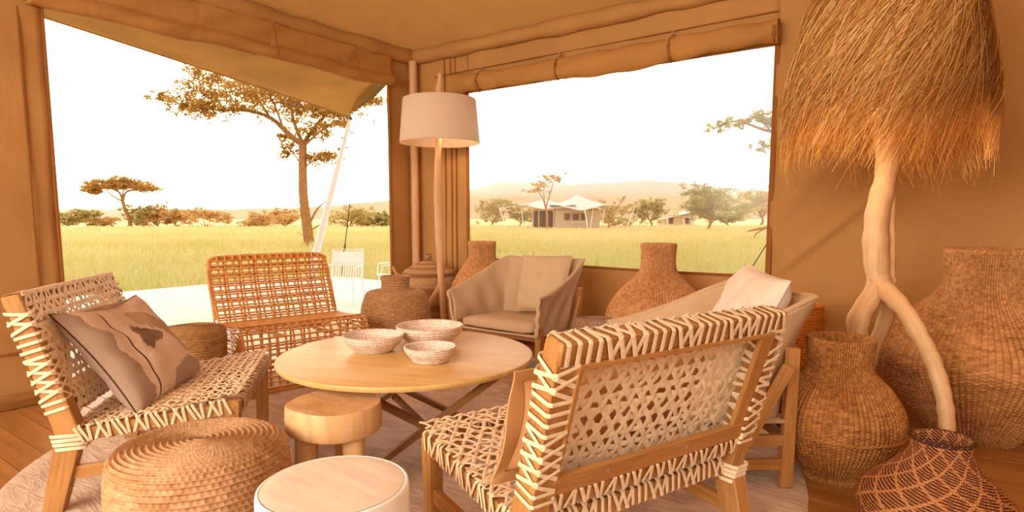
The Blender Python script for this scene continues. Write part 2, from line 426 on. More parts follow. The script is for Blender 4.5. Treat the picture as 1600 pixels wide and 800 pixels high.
def grid(fn, nu, nv, u0=0, u1=1, v0=0, v1=1):
    """vectorised grid: fn(U,V)->(X,Y,Z)"""
    u = np.linspace(u0, u1, nu); v = np.linspace(v0, v1, nv); U, Vv = np.meshgrid(u, v, indexing='ij')
    X, Y, Z = fn(U, Vv); V = np.stack([X, Y, Z], -1).reshape(-1, 3)
    i, j = np.meshgrid(np.arange(nu - 1), np.arange(nv - 1), indexing='ij'); b = (i * nv + j).ravel()
    Q = np.stack([b, b + nv, b + nv + 1, b + 1], -1)
    return V, Q, U.ravel(), Vv.ravel()
def spline(pts, n):
    """smooth curve through points (Catmull-Rom), n samples, any dimension"""
    P_ = np.array(pts, float); m = len(P_); d = np.r_[0, np.cumsum(np.linalg.norm(np.diff(P_, axis=0), axis=1))]
    T = np.linspace(0, d[-1], n); out = []
    E_ = np.vstack([2 * P_[0] - P_[1], P_, 2 * P_[-1] - P_[-2]])
    for t in T:
        i = min(max(np.searchsorted(d, t, 'right') - 1, 0), m - 2); f = (t - d[i]) / (d[i + 1] - d[i] + 1e-9)
        a, b, c, e_ = E_[i], E_[i + 1], E_[i + 2], E_[i + 3]
        out.append(.5 * ((2 * b) + (c - a) * f + (2 * a - 5 * b + 4 * c - e_) * f * f + (3 * b - a - 3 * c + e_) * f ** 3))
    return np.array(out)
def pathv(pts, n): return [tuple(p) for p in spline(pts, n)]
def lathe(name, prof, mat, parent=None, nst=60, rows=30, spu=3, spv=3, amp=0.0, loc=(0, 0, 0), lump=None, tilt=None, style='twine', smoothprof=True):
    """turned vessel: prof [(r,z)...] outer then inner; gr counts stitches/rows; amp raises woven relief as geometry"""
    nu = nst * spu + 1; nv = rows * spv + 1
    pr_ = spline(prof, nv) if smoothprof else np.array([[np.interp(t, np.linspace(0, 1, len(prof)), np.array(prof)[:, k]) for k in (0, 1)] for t in np.linspace(0, 1, nv)])
    pr_[:, 0] = np.maximum(pr_[:, 0], .0005)
    tg = np.gradient(pr_, axis=0); nl = np.stack([tg[:, 1], -tg[:, 0]], -1); nl /= np.linalg.norm(nl, axis=1)[:, None] + 1e-9
    def fn(U, Vv):
        th = U * 2 * PI; j = np.rint(Vv * (nv - 1)).astype(int)
        st = U * nst; rw = Vv * rows
        if style == 'twine':
            h = np.abs(np.sin(PI * (st + .5 * np.floor(rw + 1e-6)))) * .6 + np.abs(np.sin(PI * rw)) * .5
        elif style == 'rib':
            h = np.abs(np.sin(PI * st)) ** .7 * (.65 + .35 * np.abs(np.sin(PI * (rw + .5 * np.floor(st + 1e-6)))))
        else:
            h = np.abs(np.sin(PI * rw)) ** .6 * (.6 + .4 * np.abs(np.sin(PI * (st + .5 * np.floor(rw + 1e-6)))))
        r_ = pr_[j, 0] + nl[j, 0] * h * amp; z = pr_[j, 1] + nl[j, 1] * h * amp
        if lump is not None: r_ = r_ * lump(th, z)
        x = r_ * np.cos(th); y = r_ * np.sin(th)
        if tilt is not None: x = x + tilt[0] * z; y = y + tilt[1] * z
        return x, y, z
    V, Q, U, Vv = grid(fn, nu, nv)
    A = np.stack([U * nst, Vv * rows, np.zeros_like(U)], -1)
    o = link(name, mkmesh(name, V, Q, A, mat, True, 0), parent, loc); return o
def torus(mb, c, r_, tr, n=40, k=6, wob=0.0):
    mb.tube([(c[0] + r_ * math.cos(2 * PI * i / n), c[1] + r_ * math.sin(2 * PI * i / n), c[2] + wob * math.sin(i * 2.1)) for i in range(n)], tr, k, False, True)

# ================================================================== setting: ground, hills, sky-side things
def ground_z(x, y): return -.6 + 0 * x
def gfn(U, V):
    th = U; r_ = 2.0 * (1600.0 / 2.0) ** V
    return 2 + r_ * np.cos(th), -2 + r_ * np.sin(th), -.6 + 0.03 * np.sin(r_ * .7 + th * 9) * (V > .2)
V_, Q_, u_, v_ = grid(gfn, 181, 70, 0, 2 * PI, 0, 1)
kind(link('ground', mkmesh('ground', V_, Q_, V_, M['ground'], True, 0)), 'structure')
HEAD = R(36.0); RT = np.array([math.cos(HEAD), math.sin(HEAD)]); FW = np.array([-math.sin(HEAD), math.cos(HEAD)]); CAM = np.array([4.563, -4.567])
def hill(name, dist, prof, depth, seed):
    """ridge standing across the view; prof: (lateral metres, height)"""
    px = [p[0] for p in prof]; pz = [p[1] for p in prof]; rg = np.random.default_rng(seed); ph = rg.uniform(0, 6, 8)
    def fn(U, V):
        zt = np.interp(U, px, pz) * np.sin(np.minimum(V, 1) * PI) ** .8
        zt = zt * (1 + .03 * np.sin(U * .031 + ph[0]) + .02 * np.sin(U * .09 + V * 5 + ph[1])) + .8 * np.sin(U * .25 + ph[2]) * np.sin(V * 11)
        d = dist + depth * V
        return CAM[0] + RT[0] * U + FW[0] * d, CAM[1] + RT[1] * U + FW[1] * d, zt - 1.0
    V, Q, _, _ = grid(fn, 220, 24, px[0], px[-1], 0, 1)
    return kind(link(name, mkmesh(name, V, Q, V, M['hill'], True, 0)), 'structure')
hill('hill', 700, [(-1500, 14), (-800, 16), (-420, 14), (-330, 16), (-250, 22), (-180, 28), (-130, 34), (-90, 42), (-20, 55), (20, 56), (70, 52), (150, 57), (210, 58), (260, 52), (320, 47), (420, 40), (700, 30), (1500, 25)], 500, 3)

# grass blades in the field seen through the openings
def grass(n, d0, d1, a0, a1, hmin, hmax, wk, name):
    d = np.exp(rng.uniform(math.log(d0), math.log(d1), n)); a_ = HEAD + rng.uniform(a0, a1, n)
    x = CAM[0] - np.sin(a_) * d; y = CAM[1] + np.cos(a_) * d
    keep = ~((x > -6.6) & (y < 3.6)) & ~((x > -.4) & (y < .3)); x, y, d = x[keep], y[keep], d[keep]; n = len(x)
    h = rng.uniform(hmin, hmax, n); wd = wk * d; az = rng.uniform(0, 2 * PI, n); ln = rng.uniform(.1, .5, n) * h; la = rng.uniform(0, 2 * PI, n)
    b = np.stack([x, y, np.full(n, -.63)], -1); sx = np.stack([np.cos(az) * wd, np.sin(az) * wd, 0 * wd], -1)
    mid = b + np.stack([np.cos(la) * ln * .35, np.sin(la) * ln * .35, h * .6], -1); tip = b + np.stack([np.cos(la) * ln, np.sin(la) * ln, h], -1)
    V = np.stack([b - sx, b + sx, mid - sx * .8, mid + sx * .8, tip], 1).reshape(-1, 3); k = np.arange(n) * 5
    F = np.concatenate([np.stack([k, k + 1, k + 3], -1), np.stack([k, k + 3, k + 2], -1), np.stack([k + 2, k + 3, k + 4], -1)])
    o = link(name, mkmesh(name, V, F, V, M['grass'], True, 0)); return kind(o, 'stuff')
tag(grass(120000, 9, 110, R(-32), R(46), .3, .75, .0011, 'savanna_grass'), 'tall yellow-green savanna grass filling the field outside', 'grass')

# ================================================================== trees
def leafcloud(C_, n, size, rg, flat=.6):
    """n leaf quads around each centre list (cx,cy,cz,rx,ry,rz)"""
    V = []; wts = np.array([c[3] * c[5] ** .7 for c in C_]); wts = wts / wts.sum()
    for (cx, cy, cz, rx, ry, rz), w_ in zip(C_, wts):
        per = max(6, int(n * w_)); nsub = max(2, per // 26)
        sub = np.clip(rg.normal(0, .5, (nsub, 3)), -1.15, 1.15) * (rx, ry, rz) + (cx, cy, cz); sr = np.array((rx, ry, rz)) * .16 + size * .8
        p = sub[rg.integers(0, nsub, per)] + rg.normal(0, .5, (per, 3)) * sr
        u = rg.normal(0, 1, (per, 3)); u[:, 2] *= flat; u /= np.linalg.norm(u, axis=1)[:, None]
        v = np.cross(u, rg.normal(0, 1, (per, 3))); v /= np.linalg.norm(v, axis=1)[:, None]
        s_ = size * rg.uniform(.6, 1.3, (per, 1))
        V.append(np.stack([p - u * s_, p + v * s_ * .5, p + u * s_, p - v * s_ * .5], 1).reshape(-1, 3))
    V = np.concatenate(V); return V, np.arange(len(V)).reshape(-1, 4)
def tree(name, label, base, limbs, clouds, nleaf, lsize, leaf, seed, group=None, bark='bark', twigs=0, rz=HEAD, cat='tree'):
    """limbs: list of (points (lateral,depth,height), r0, r1); clouds: ellipsoids in the same axes"""
    rg = np.random.default_rng(seed); t = thing(name, label, cat, (base[0], base[1], -.62), rz, group)
    m0 = MB(); pts, r0, r1 = limbs[0]; n = max(6, len(pts) * 3); m0.tube(pathv(pts, n), list(np.linspace(r0, r1, n)), 8)
    m0.build('trunk', M[bark], t)
    if len(limbs) > 1 or twigs:
        mb = MB(); ends = []
        for pts, r0, r1 in limbs[1:]:
            n = max(5, len(pts) * 3); mb.tube(pathv(pts, n), list(np.linspace(r0, r1, n)), 6)
            ends += list(spline(pts, n)[n // 2:])
        for k in range(twigs):
            c = clouds[rg.integers(len(clouds))]; q = np.array(c[:3]) + rg.normal(0, .45, 3) * c[3:]
            e_ = np.array(ends) if ends else np.array([limbs[0][0][-1]]); j = np.argmin(np.linalg.norm(e_ - q, axis=1) + rg.uniform(0, .5, len(e_)))
            a_ = e_[j]; mid = (a_ + q) / 2 + rg.normal(0, .06, 3) * np.linalg.norm(q - a_)
            rr = limbs[-1][2] * .55; mb.tube([a_, mid, q], [rr, rr * .7, rr * .3], 4, False)
        kind(mb.build('branches', M[bark], t), 'stuff')
    V, Q = leafcloud(clouds, nleaf, lsize, rg)
    kind(link('foliage', mkmesh('foliage', V, Q, V, M[leaf], False), t), 'stuff')
    return t
# big acacia by the deck (axes: lateral right, away, up; metres at its distance)
k = .032
def T(x, y, dd=0.0): return ((x - 483) * k, dd, (393 - y) * k)
rg = np.random.default_rng(11); cl = []
for (x, y, sx, sy) in ((270, 157, 14, 5), (300, 165, 26, 12), (330, 175, 22, 12), (345, 130, 30, 16), (335, 160, 30, 14), (385, 140, 40, 18), (375, 172, 26, 10), (420, 150, 40, 20), (455, 165, 34, 18), (490, 165, 36, 20), (530, 170, 34, 18), (560, 160, 30, 18),
                       (578, 150, 24, 16), (505, 205, 26, 10), (540, 195, 20, 10), (495, 245, 22, 9), (520, 240, 20, 8), (455, 235, 12, 12), (450, 215, 14, 9)):
    cl.append((*T(x, y, rg.uniform(-.8, .8)), sx * k * 1.25, sx * k * 1.1, sy * k * 1.3))
tree('acacia_tree', 'tall acacia with a forked trunk standing beyond the deck behind the white slanted pole', (-21.52, 14.03),
     [([T(486, 396), T(483, 360), T(478, 300), T(480, 225)], .27, .2),
      ([T(480, 228), T(452, 205, .2), T(425, 183, .5), T(385, 172, .6), T(340, 172, .4), T(300, 166, .2)], .14, .03),
      ([T(480, 226), T(470, 190, -.3), T(466, 150, -.5), T(450, 120, -.6)], .1, .03),
      ([T(480, 226), T(500, 195, .3), T(530, 165, .4), T(575, 145, .5)], .12, .03),
      ([T(482, 228), T(510, 208, -.3), T(545, 190, -.5)], .07, .02),
      ([T(425, 183, .5), T(400, 145, .7), T(372, 112, .6)], .06, .02),
      ([T(452, 205), T(440, 160, -.4), T(420, 130, -.4)], .06, .02),
      ([T(481, 262), T(468, 245, .1), T(460, 225, .2)], .05, .015),
      ([T(481, 262), T(500, 245, .1), T(520, 238, .2)], .04, .015),
      ([T(487, 345), T(500, 322, .1), T(522, 305, .2)], .07, .02),
      ([T(487, 358), T(505, 345, .1), T(512, 330, .2)], .04, .01),
      ([T(476, 365), T(466, 360, .0)], .02, .008)], cl, 20000, .078, 'leaf_gold', 12, bark='bark', twigs=420)
# umbrella acacia far left
k2 = .1035
def T2(x, y, dd=0.0): return ((x - 203) * k2, dd, (357 - y) * k2)
tree('umbrella_acacia', 'flat-topped umbrella acacia alone on the plain at far left', (-103.4, 39.0),
     [([T2(204, 358), T2(202, 340), T2(197, 328), T2(194, 315)], .33, .25), ([T2(194, 315), T2(185, 300, .6), T2(165, 294, .8), T2(145, 298, 1)], .2, .06),
      ([T2(194, 315), T2(205, 300, -.6), T2(232, 297, -.8), T2(250, 298, -1)], .2, .06), ([T2(194, 315), T2(194, 300, .2), T2(200, 288)], .16, .05), ([T2(194, 315), T2(178, 304, -.4), T2(172, 290, -1)], .14, .05)],
     [(*T2(145, 296, .8), 1.6, 1.4, .55), (*T2(165, 290, -.6), 2.2, 2, .8), (*T2(190, 286, .3), 2.4, 2.2, .9), (*T2(210, 290), 2.2, 2, .8), (*T2(235, 295, -.7), 2.0, 1.8, .5), (*T2(152, 301), 1.2, 1, .3)], 6500, .2, 'leaf_gold', 5, twigs=90)
GB = 'bushes and small trees on the plain beyond the left opening'
def bush(label, base, h, wd, leaf, seed, name='bush', group=None, n=900, ls=.16, stem=.3, bark='bark'):
    rg = np.random.default_rng(seed); limbs = [([(0, 0, 0), (rg.uniform(-.06, .06) * wd, 0, h * stem * .5), (rg.uniform(-.05, .05) * wd, 0, h * stem)], .035 * h, .025 * h)]; cl = []
    zc, zr = h * (1 + stem * .9) / 2, h * (1 - stem * .9) / 2
    for i in range(11):
        a_ = rg.uniform(0, 2 * PI); q = rg.uniform(-.75, .75); rr = wd * .5 * math.sqrt(1 - q * q) * rg.uniform(.35, .8)
        cl.append((rr * math.cos(a_), rr * math.sin(a_), zc + zr * q * .85, wd * .27, wd * .27, zr * .42))
        if i < 7: limbs.append(([limbs[0][0][-1], (rr * .6 * math.cos(a_), rr * .6 * math.sin(a_), (cl[-1][2] + h * stem) / 2), cl[-1][:3]], .016 * h, .005 * h))
    return tree(name, label, base, limbs, cl, n, ls, leaf, seed, group, bark, 24, cat='bush' if name == 'bush' else 'tree')
for i, (bx, by, h, wd, lf, lab) in enumerate((
        (-118.9, 35.3, 3.1, 3.6, 'leaf_olive', 'grey-green bush hard by the left canvas edge, leftmost of the row'),
        (-116.2, 37.3, 3.2, 3.2, 'leaf_olive', 'grey-green bush, second from the left canvas edge'),
        (-114.0, 38.9, 2.0, 3.0, 'leaf_orange', 'small sparse bush left of the umbrella acacia trunk'),
        (-101.9, 40.1, 3.7, 3.8, 'leaf_green', 'dark green bush just right of the umbrella acacia trunk'),
        (-99.7, 41.7, 4.2, 3.4, 'leaf_orange', 'upright russet bush, second right of the umbrella acacia'),
        (-97.4, 43.3, 3.4, 3.8, 'leaf_orange', 'russet bush, third right of the umbrella acacia'),
        (-87.8, 43.5, 3.3, 4.4, 'leaf_orange', 'glowing golden round bush nearest the setting sun'),
        (-80.3, 49.0, 2.7, 4.6, 'leaf_orange', 'wide orange bush left of the big acacia trunk'),
        (-83.2, 53.7, 3.5, 3.2, 'leaf_orange', 'taller thin orange bush beside the big acacia trunk'),
        (-70.4, 56.2, 3.9, 4.6, 'leaf_olive', 'bush seen right of the white slanted pole'),
        (-71.9, 61.9, 2.8, 4.0, 'leaf_olive', 'low bush between the dark guy rope and the tent corner'),
        (-70.2, 63.1, 2.6, 3.0, 'leaf_green', 'small bush touching the right edge of the left opening'))):
    bush(lab, (bx, by), h, wd * 1.6, M[lf].name, 40 + i, group=GB, n=3200, stem=.08, ls=.17)
# trees seen through the right window
GW = 'trees on the plain beyond the right window'
bush('broad bushy tree at the left edge of the right window', (-76, 99), 6.0, 8.5, 'leaf_olive', 61, 'savanna_tree', GW, 3500, .22, .1)
bush('second bushy tree from the left edge of the right window', (-71.5, 103), 5.0, 8.0, 'leaf_green', 62, 'savanna_tree', GW, 3200, .22, .1)
bush('full round dark-trunked tree right of the two far tents', (-18.3, 65.2), 5.7, 6.6, 'leaf_green', 63, 'savanna_tree', GW, 8000, .13, .24)
bush('leafy tree between the two far tents', (-33.5, 84.0), 4.7, 5.6, 'leaf_green', 64, 'savanna_tree', GW, 4500, .14, .25)
bush('bush behind the far tent poles on its right side', (-38.5, 82.0), 3.8, 7.0, 'leaf_olive', 65, 'savanna_tree', GW, 3600, .15, .1)
bush('golden tree at the far right edge of the right window', (-32.5, 146), 9.0, 9.0, 'leaf_olive', 66, 'savanna_tree', GW, 3500, .28, .2)
bush('low green bush row right of the round tree', (-36.5, 134), 5.2, 12.0, 'leaf_green', 67, 'savanna_tree', GW, 4000, .26, .08)
k3 = .0752
def T3(x, y, dd=0.0): return ((x - 855) * k3, dd, (363 - y) * k3)
tree('flat_topped_tree', 'slim flat-topped tree standing in front of the large far tent', (-34.0, 55.45),
     [([T3(855, 364), T3(855, 335), T3(852, 320)], .16, .12), ([T3(852, 320), T3(846, 305, .2), T3(838, 297, .3)], .09, .03), ([T3(853, 325), T3(860, 300, -.3), T3(866, 280, -.3)], .09, .03), ([T3(852, 320), T3(850, 300, .2), T3(852, 285)], .06, .02)],
     [(*T3(865, 274), 1.3, 1.3, .35), (*T3(856, 280), 1.3, 1.2, .35), (*T3(838, 297, .3), 1.3, 1.2, .4), (*T3(850, 290), 1.2, 1.2, .4), (*T3(868, 284), .9, .9, .3)], 1500, .11, 'leaf_orange', 71, GW, twigs=50)
k4 = .08
def T4(x, y, dd=0.0): return ((x - 952) * k4, dd, (362 - y) * k4)
tree('bare_tree', 'crooked nearly bare tree right of the large far tent', (-30.4, 64.2),
     [([T4(950, 364), T4(952, 345), T4(956, 335)], .13, .1), ([T4(956, 335), T4(965, 322), T4(975, 312)], .08, .02), ([T4(956, 335), T4(945, 325), T4(940, 316)], .06, .02), ([T4(962, 326), T4(980, 322), T4(990, 318)], .05, .02)],
     [(*T4(972, 312), .8, .8, .3), (*T4(945, 315), .6, .6, .25), (*T4(985, 320), .7, .7, .3)], 300, .1, 'leaf_green', 72, GW, twigs=40)
# thorn tree whose branch reaches into the right window (trunk stands behind the canvas)
def T5(x, y, dd=0.0): return ((x - 1300) * .0147, dd, 3.8 + (200 - y) * .0147)
tree('thorn_tree', 'near thorn tree reaching leafy branches in at the top right of the window', (2.18, 11.33),
     [([(0, 0, 0), (.1, 0, 2.0), (0, 0, 3.3)], .16, .1), ([(0, 0, 3.2), T5(1240, 215), T5(1190, 200, .1), T5(1150, 186, .2), T5(1115, 198, .2)], .06, .012),
      ([T5(1240, 214), T5(1205, 225, .1), T5(1180, 232, .2)], .03, .008), ([T5(1200, 203), T5(1180, 185), T5(1165, 178)], .02, .006)],
     [(*T5(1130, 195, .2), .3, .3, .1), (*T5(1150, 188, .1), .35, .3, .12), (*T5(1180, 182), .35, .3, .12), (*T5(1200, 190), .35, .3, .2), (*T5(1195, 225, .1), .3, .25, .14), (*T5(1250, 180), .6, .5, .5)], 4200, .036, 'leaf_green', 73, twigs=90)

fb = part('fallen_branch', M['bark'], None, ('tube', [(-3.2, 39.3, .1), (-4.3, 38.5, .55), (-5.2, 37.9, .55), (-5.9, 37.4, .42), (-6.5, 37.0, .25)], [.16, .14, .12, .09, .04], 7), ('tube', [(-5.5, 37.7, .5), (-6.0, 37.2, .1), (-6.2, 37.0, -.62)], [.07, .05, .04], 6), ('tube', [(-3.2, 39.3, .1), (-2.9, 39.5, -.62)], [.16, .15], 6))
tag(fb, 'fallen grey branch lying in the grass at the right edge of the window', 'branch')
# ================================================================== far tents
def far_tent():
    s = .0838; t = thing('safari_tent', 'large cream safari tent with a peaked roof and slanted white poles in the grass', 'tent', (-36.6, 64.2, -.6), HEAD)
    X = lambda x: (x - 885) * s
    Z = lambda y: (361 - y) * s
    y0, y1 = 0.0, 6.0
    part('deck', M['tent_roof'], t, ('box', ((X(832) + X(965)) / 2, 2.4, .18), (X(965) - X(826), 6.6, .3)))
    part('wall', M['tent_wall'], t, ('box', ((X(866) + X(938)) / 2, 3, .3 + 1.3), (X(938) - X(866), 5.0, 2.75)))
    part('wall', M['tent_dark'], t, ('box', ((X(835) + X(866)) / 2, 4.2, .3 + 1.2), (X(866) - X(835) - .02, 2.5, 2.5)))
    for xx in (832, 842, 865): part('post', M['tent_post'], t, ('box', (X(xx), .45, 1.6), (.16, .16, 2.6)))
    part('rail', M['tent_post'], t, ('box', ((X(832) + X(865)) / 2, .5, 2.75), (X(865) - X(832), .12, .25)))
    for a_, b_ in ((881, 892), (894, 906), (907, 916)):
        f = part('window', M['tent_post'], t, ('box', ((X(a_) + X(b_)) / 2, .46, 1.85), (X(b_) - X(a_), .1, 1.0)))
        part('pane', M['tent_dark'], f, ('box', ((X(a_) + X(b_)) / 2, .42, 1.85), (X(b_) - X(a_) - .18, .06, .84)))
    part('railing', M['tent_roof'], t, *[('box', (X(894) + i * .3, -.2, .75), (.06, .06, .9)) for i in range(7)], ('box', ((X(894) + X(916)) / 2, -.2, 1.2), (1.9, .07, .07)))
    def roof(cx, peak, half, dy, eave, sag):
        def fn(U, V):
            ang = U * 2 * PI; q = np.maximum(np.abs(np.cos(ang)), np.abs(np.sin(ang))); rx = np.cos(ang) / q; ry = np.sin(ang) / q
            lift = sag * (1 - np.abs(np.cos(2 * ang))) * -1
            z = peak + (eave - peak) * V ** .75 - .35 * sag * np.cos(4 * ang) * V ** 3
            return cx + rx * half * V, 3 + ry * dy * V, z
        V, Q, _, _ = grid(fn, 49, 9, 0, 1, .001, 1)
        link('roof', mkmesh('roof', V, Q, V, M['tent_roof'], True, 50), t)
    roof(X(905), Z(302), X(952) - X(905), 4.6, Z(325), 1.0)
    roof(X(852), Z(309), X(905) - X(858), 4.2, Z(324), .8)
    part('fly', M['tent_roof'], t, ('bar', (X(822), 1, Z(320)), (X(783), .4, Z(325)), 4, .06), ('bar', (X(945), 1, Z(320)), (X(992), .6, Z(323)), 3.5, .06))
    for (xa, ya, xb, yb, dd) in ((781, 326, 792, 363, -1.2), (814, 322, 819, 357, .3), (910, 323, 916, 366, -2.0), (927, 318, 921, 358, -.6), (944, 324, 938, 359, -.6), (992, 323, 979, 358, .2)):
        part('pole', M['paint_white'], t, ('tube', [(X(xa), dd + .3, Z(ya)), (X(xb), dd, max(0, Z(yb) - .05))], .07, 6))
    return t
far_tent()
def far_tent2():
    s = .1173; t = thing('safari_tent', 'smaller distant tent with a white sloping roof half hidden by the round tree', 'tent', (-36.3, 104.0, -.6), HEAD)
    X = lambda x: (x - 1062) * s
    Z = lambda y: (357 - y) * s
    part('wall', M['tent_wall'], t, ('box', (X(1062), 3, 1.3), (X(1088) - X(1040), 5, 2.4)))
    part('roof', M['tent_roof'], t, ('bar', (X(1030), 2.5, Z(345)), (X(1090), 2.5, Z(331)), 7.0, .12))
    part('roof', M['tent_roof'], t, ('bar', (X(1066), -.6, Z(341)), (X(1082), -.6, Z(343)), 2.2, .1))
    for a_, b_ in ((1045, 1053), (1071, 1078)):
        f = part('window', M['tent_post'], t, ('box', ((X(a_) + X(b_)) / 2, .45, 1.3), (X(b_) - X(a_), .12, 1.5)))
        part('pane', M['tent_dark'], f, ('box', ((X(a_) + X(b_)) / 2, .4, 1.3), (X(b_) - X(a_) - .2, .06, 1.3)))
    for xx in (1042, 1067, 1080): part('pole', M['paint_white'], t, ('tube', [(X(xx), -1.2, 0), (X(xx) - .4, -1, Z(342))], .09, 6))
far_tent2()

# ================================================================== deck outside, floor, rug
deck = kind(part('deck', M['deck'], None, ('box', (-3.17, -2.9, -.33), (6.2, 12.4, .5))), 'structure')
pm = MB().box((0, 0, 0), (.136, 12.5, .03), .1).mesh('plank', M['deck'])
for i in range(45): link('plank', pm, deck, (-.09 - i * .14, -2.9, -.064 + random.uniform(-.001, .001)), (0, 0, 0))
floor = kind(part('floor', M['oak_dark'], None, ('box', (3.7, -3.7, -.06), (7.5, 7.5, .06))), 'structure')
plank_meshes = [MB().bar((-1.0, 0, 0), (1.0, 0, 0), .135, .03, (0, 0, 1), .06).mesh('plank', M['plank']) for _ in range(6)]
for r_ in range(53):
    x0 = -random.uniform(.1, 1.6)
    for c_ in range(5):
        a_ = x0 + c_ * 2.004
        if a_ > 7.3: continue
        link('plank', plank_meshes[random.randrange(6)], floor, (a_ + 1.0, -.03 - r_ * .1395, -.0155 + random.uniform(-.0006, .0006)), (0, 0, random.choice((0, PI))))
# rug: thick disc with a rounded edge and low waves
RC = (2.327, -2.272); RR = 1.85
def rugfn(U, V):
    th = U * 2 * PI; r_ = RR * np.minimum(V / .985, 1) + .006 * (V > .985) * np.sin(PI * (V - .985) / .015)
    z = np.where(V <= .985, .012 - .004 * (V / .985) ** 30, .008 * (1 - (V - .985) / .015))
    return r_ * np.cos(th), r_ * np.sin(th), z + .0009 * np.sin(th * 7 + r_ * 9) * (V < .97)
V_, Q_, _, _ = grid(rugfn, 121, 40)
tag(link('round_rug', mkmesh('round_rug', V_, Q_, V_, M['rug'], True, 0), None, (RC[0], RC[1], .0005)), 'round beige wool rug under the seating group on the wooden floor', 'rug')
ZR = .0135

# ================================================================== canvas walls, ceiling, window
def cloth(name, fn, nu, nv, mat, parent=None, th=.012):
    V, Q, _, _ = grid(fn, nu, nv); o = link(name, mkmesh(name, V, Q, V, mat, True, 0), parent)
    if th:
        md = o.modifiers.new('thick', 'SOLIDIFY'); md.thickness = th; md.offset = 0
    return o
def wr(a_, b_, s=1.0): return 1.6 * s * (.006 * np.sin(a_ * 5.1 + b_ * 2.3) + .005 * np.sin(a_ * 2.3 - b_ * 6.7 + 1.3) + .0035 * np.sin(a_ * 13 + b_ * 9) * np.sin(b_ * 4.1 + a_ * 1.7))
EAVE = 2.83
def wl(y0, y1, z0, z1, s=1.0):      # piece of the left wall, plane x = 0
    return lambda U, V: (-.02 + wr(U * (y1 - y0) + y0, V * (z1 - z0) + z0, s), y0 + U * (y1 - y0), z0 + V * (z1 - z0))
def wb(x0, x1, z0, z1, s=1.0):      # piece of the back wall, plane y = 0
    return lambda U, V: (x0 + U * (x1 - x0), .02 + wr(U * (x1 - x0) + x0 + 4, V * (z1 - z0) + z0, s), z0 + V * (z1 - z0))
wall_l = kind(cloth('wall_left', wl(-7.3, -3.13, .0, EAVE), 80, 60, M['canvas']), 'structure')
cloth('canvas_panel', wl(-.335, .0, .0, EAVE, .6), 14, 60, M['canvas'], wall_l)
cloth('canvas_panel', wl(-3.13, -.335, 2.44, EAVE, .8), 60, 12, M['canvas'], wall_l)
def vfn(U, V):     # loose flap rolled under along the head of the opening
    y = -3.22 + U * 2.9; sag = .012 * np.sin(U * 9) + .008 * np.sin(U * 23 + 1)
    ang = V * 1.0
    x = .035 + .045 * np.sin(np.clip((V - .55) / .45, 0, 1) * PI) + .008 * np.sin(y * 6 + V * 5) + .006 * np.sin(y * 15 + V * 9)
    z = EAVE - .13 - V * (.30 + sag) + .03 * (V > .93) * (V - .93) / .07
    return x - .03 * (V > .97), y, z
cloth('door_flap', vfn, 120, 26, M['canvas_roll'], wall_l, .01)
def band(fix):     # padded sleeve along the eave
    def fn(U, V):
        L = 7.3; q = U * L; r_ = .065 + .007 * np.sin(q * 4) + .006 * np.sin(q * 11 + 1)
        ang = V * PI - PI / 2; d = .01 + r_ * np.cos(ang) * .9; z = EAVE - .075 + r_ * np.sin(ang) + .003 * np.sin(q * 17 + V * 7)
        return (d, -q, z) if fix == 'x' else (q, -d, z)
    return fn
cloth('eave_sleeve', band('x'), 140, 14, M['canvas'], wall_l, 0)
for yy, z0, z1 in ((-1.62, 2.43, 2.68), (-.80, 2.50, 2.68)): part('strap', M['seam'], wall_l, ('ribbon', [(.075, yy, z1), (.092, yy + .01, (z0 + z1) / 2), (.098, yy + .02, z0)], (1, 0, 0), .016, .004))
for yy, zz in ((-1.64, 2.51), (-.95, 2.55), (-2.9, 2.66)): 
    m = MB(); torus(m, (0, 0, 0), .014, .003, 16, 5); m.build('ring', M['screw'], wall_l, (.095, yy, zz), (0, PI / 2, 0))
for yy in (-3.26, -4.9): part('seam', M['seam'], wall_l, ('bar', (-.004, yy, .03), (-.004, yy, EAVE - .15), .012, .01, (0, 1, 0)))
for k_, yy in enumerate((-3.135, -.33)): part('opening_edge', M['seam'], wall_l, ('bar', (-.012, yy, .02), (-.012, yy, 2.42), .03, .014, (0, 1, 0)))
part('skirt_batten', M['seam'], wall_l, ('bar', (.0, -7.2, .33), (.0, -3.16, .33), .012, .012))
kind(part('baseboard_left', M['oak_dark'], None, ('bar', (.03, -7.2, .045), (.03, -3.15, .045), .03, .085)), 'structure')

def foldwall(U, V):
    x, y, z = wb(3.497, 7.3, .0, EAVE)(U, V)
    def fold(xa, za, xb, zb, w_, h_):
        L = math.hypot(xb - xa, zb - za); dx, dz = (xb - xa) / L, (zb - za) / L; t_ = (x - xa) * dx + (z - za) * dz; n_ = -(x - xa) * dz + (z - za) * dx
        return h_ * np.exp(-(n_ / w_) ** 2) / (1 + np.exp(-(t_) / .05)) / (1 + np.exp((t_ - L) / .08))
    y = y - fold(3.60, .80, 4.12, 1.28, .03, .03) - fold(3.55, 1.15, 4.0, 1.75, .05, .016) - fold(4.85, 2.3, 5.2, 1.35, .05, .035) - fold(4.6, 2.4, 5.05, 1.2, .07, .02) - fold(3.6, .45, 4.3, .72, .05, .012)
    return x, y, z
wall_b = kind(cloth('wall_back', foldwall, 200, 140, M['canvas']), 'structure')
cloth('canvas_panel', wb(.0, .705, .0, EAVE, .5), 20, 60, M['canvas'], wall_b)
cloth('canvas_panel', wb(.705, 3.497, 2.33, EAVE, .7), 60, 14, M['canvas'], wall_b)
def sill(U, V):
    x = .705 + U * 2.792; top = .765 - .055 * np.sin(np.minimum(U * 1.15, 1) * PI / 2) + .02 * U
    return x, .02 + wr(x + 4, V * .7, .8), V * top
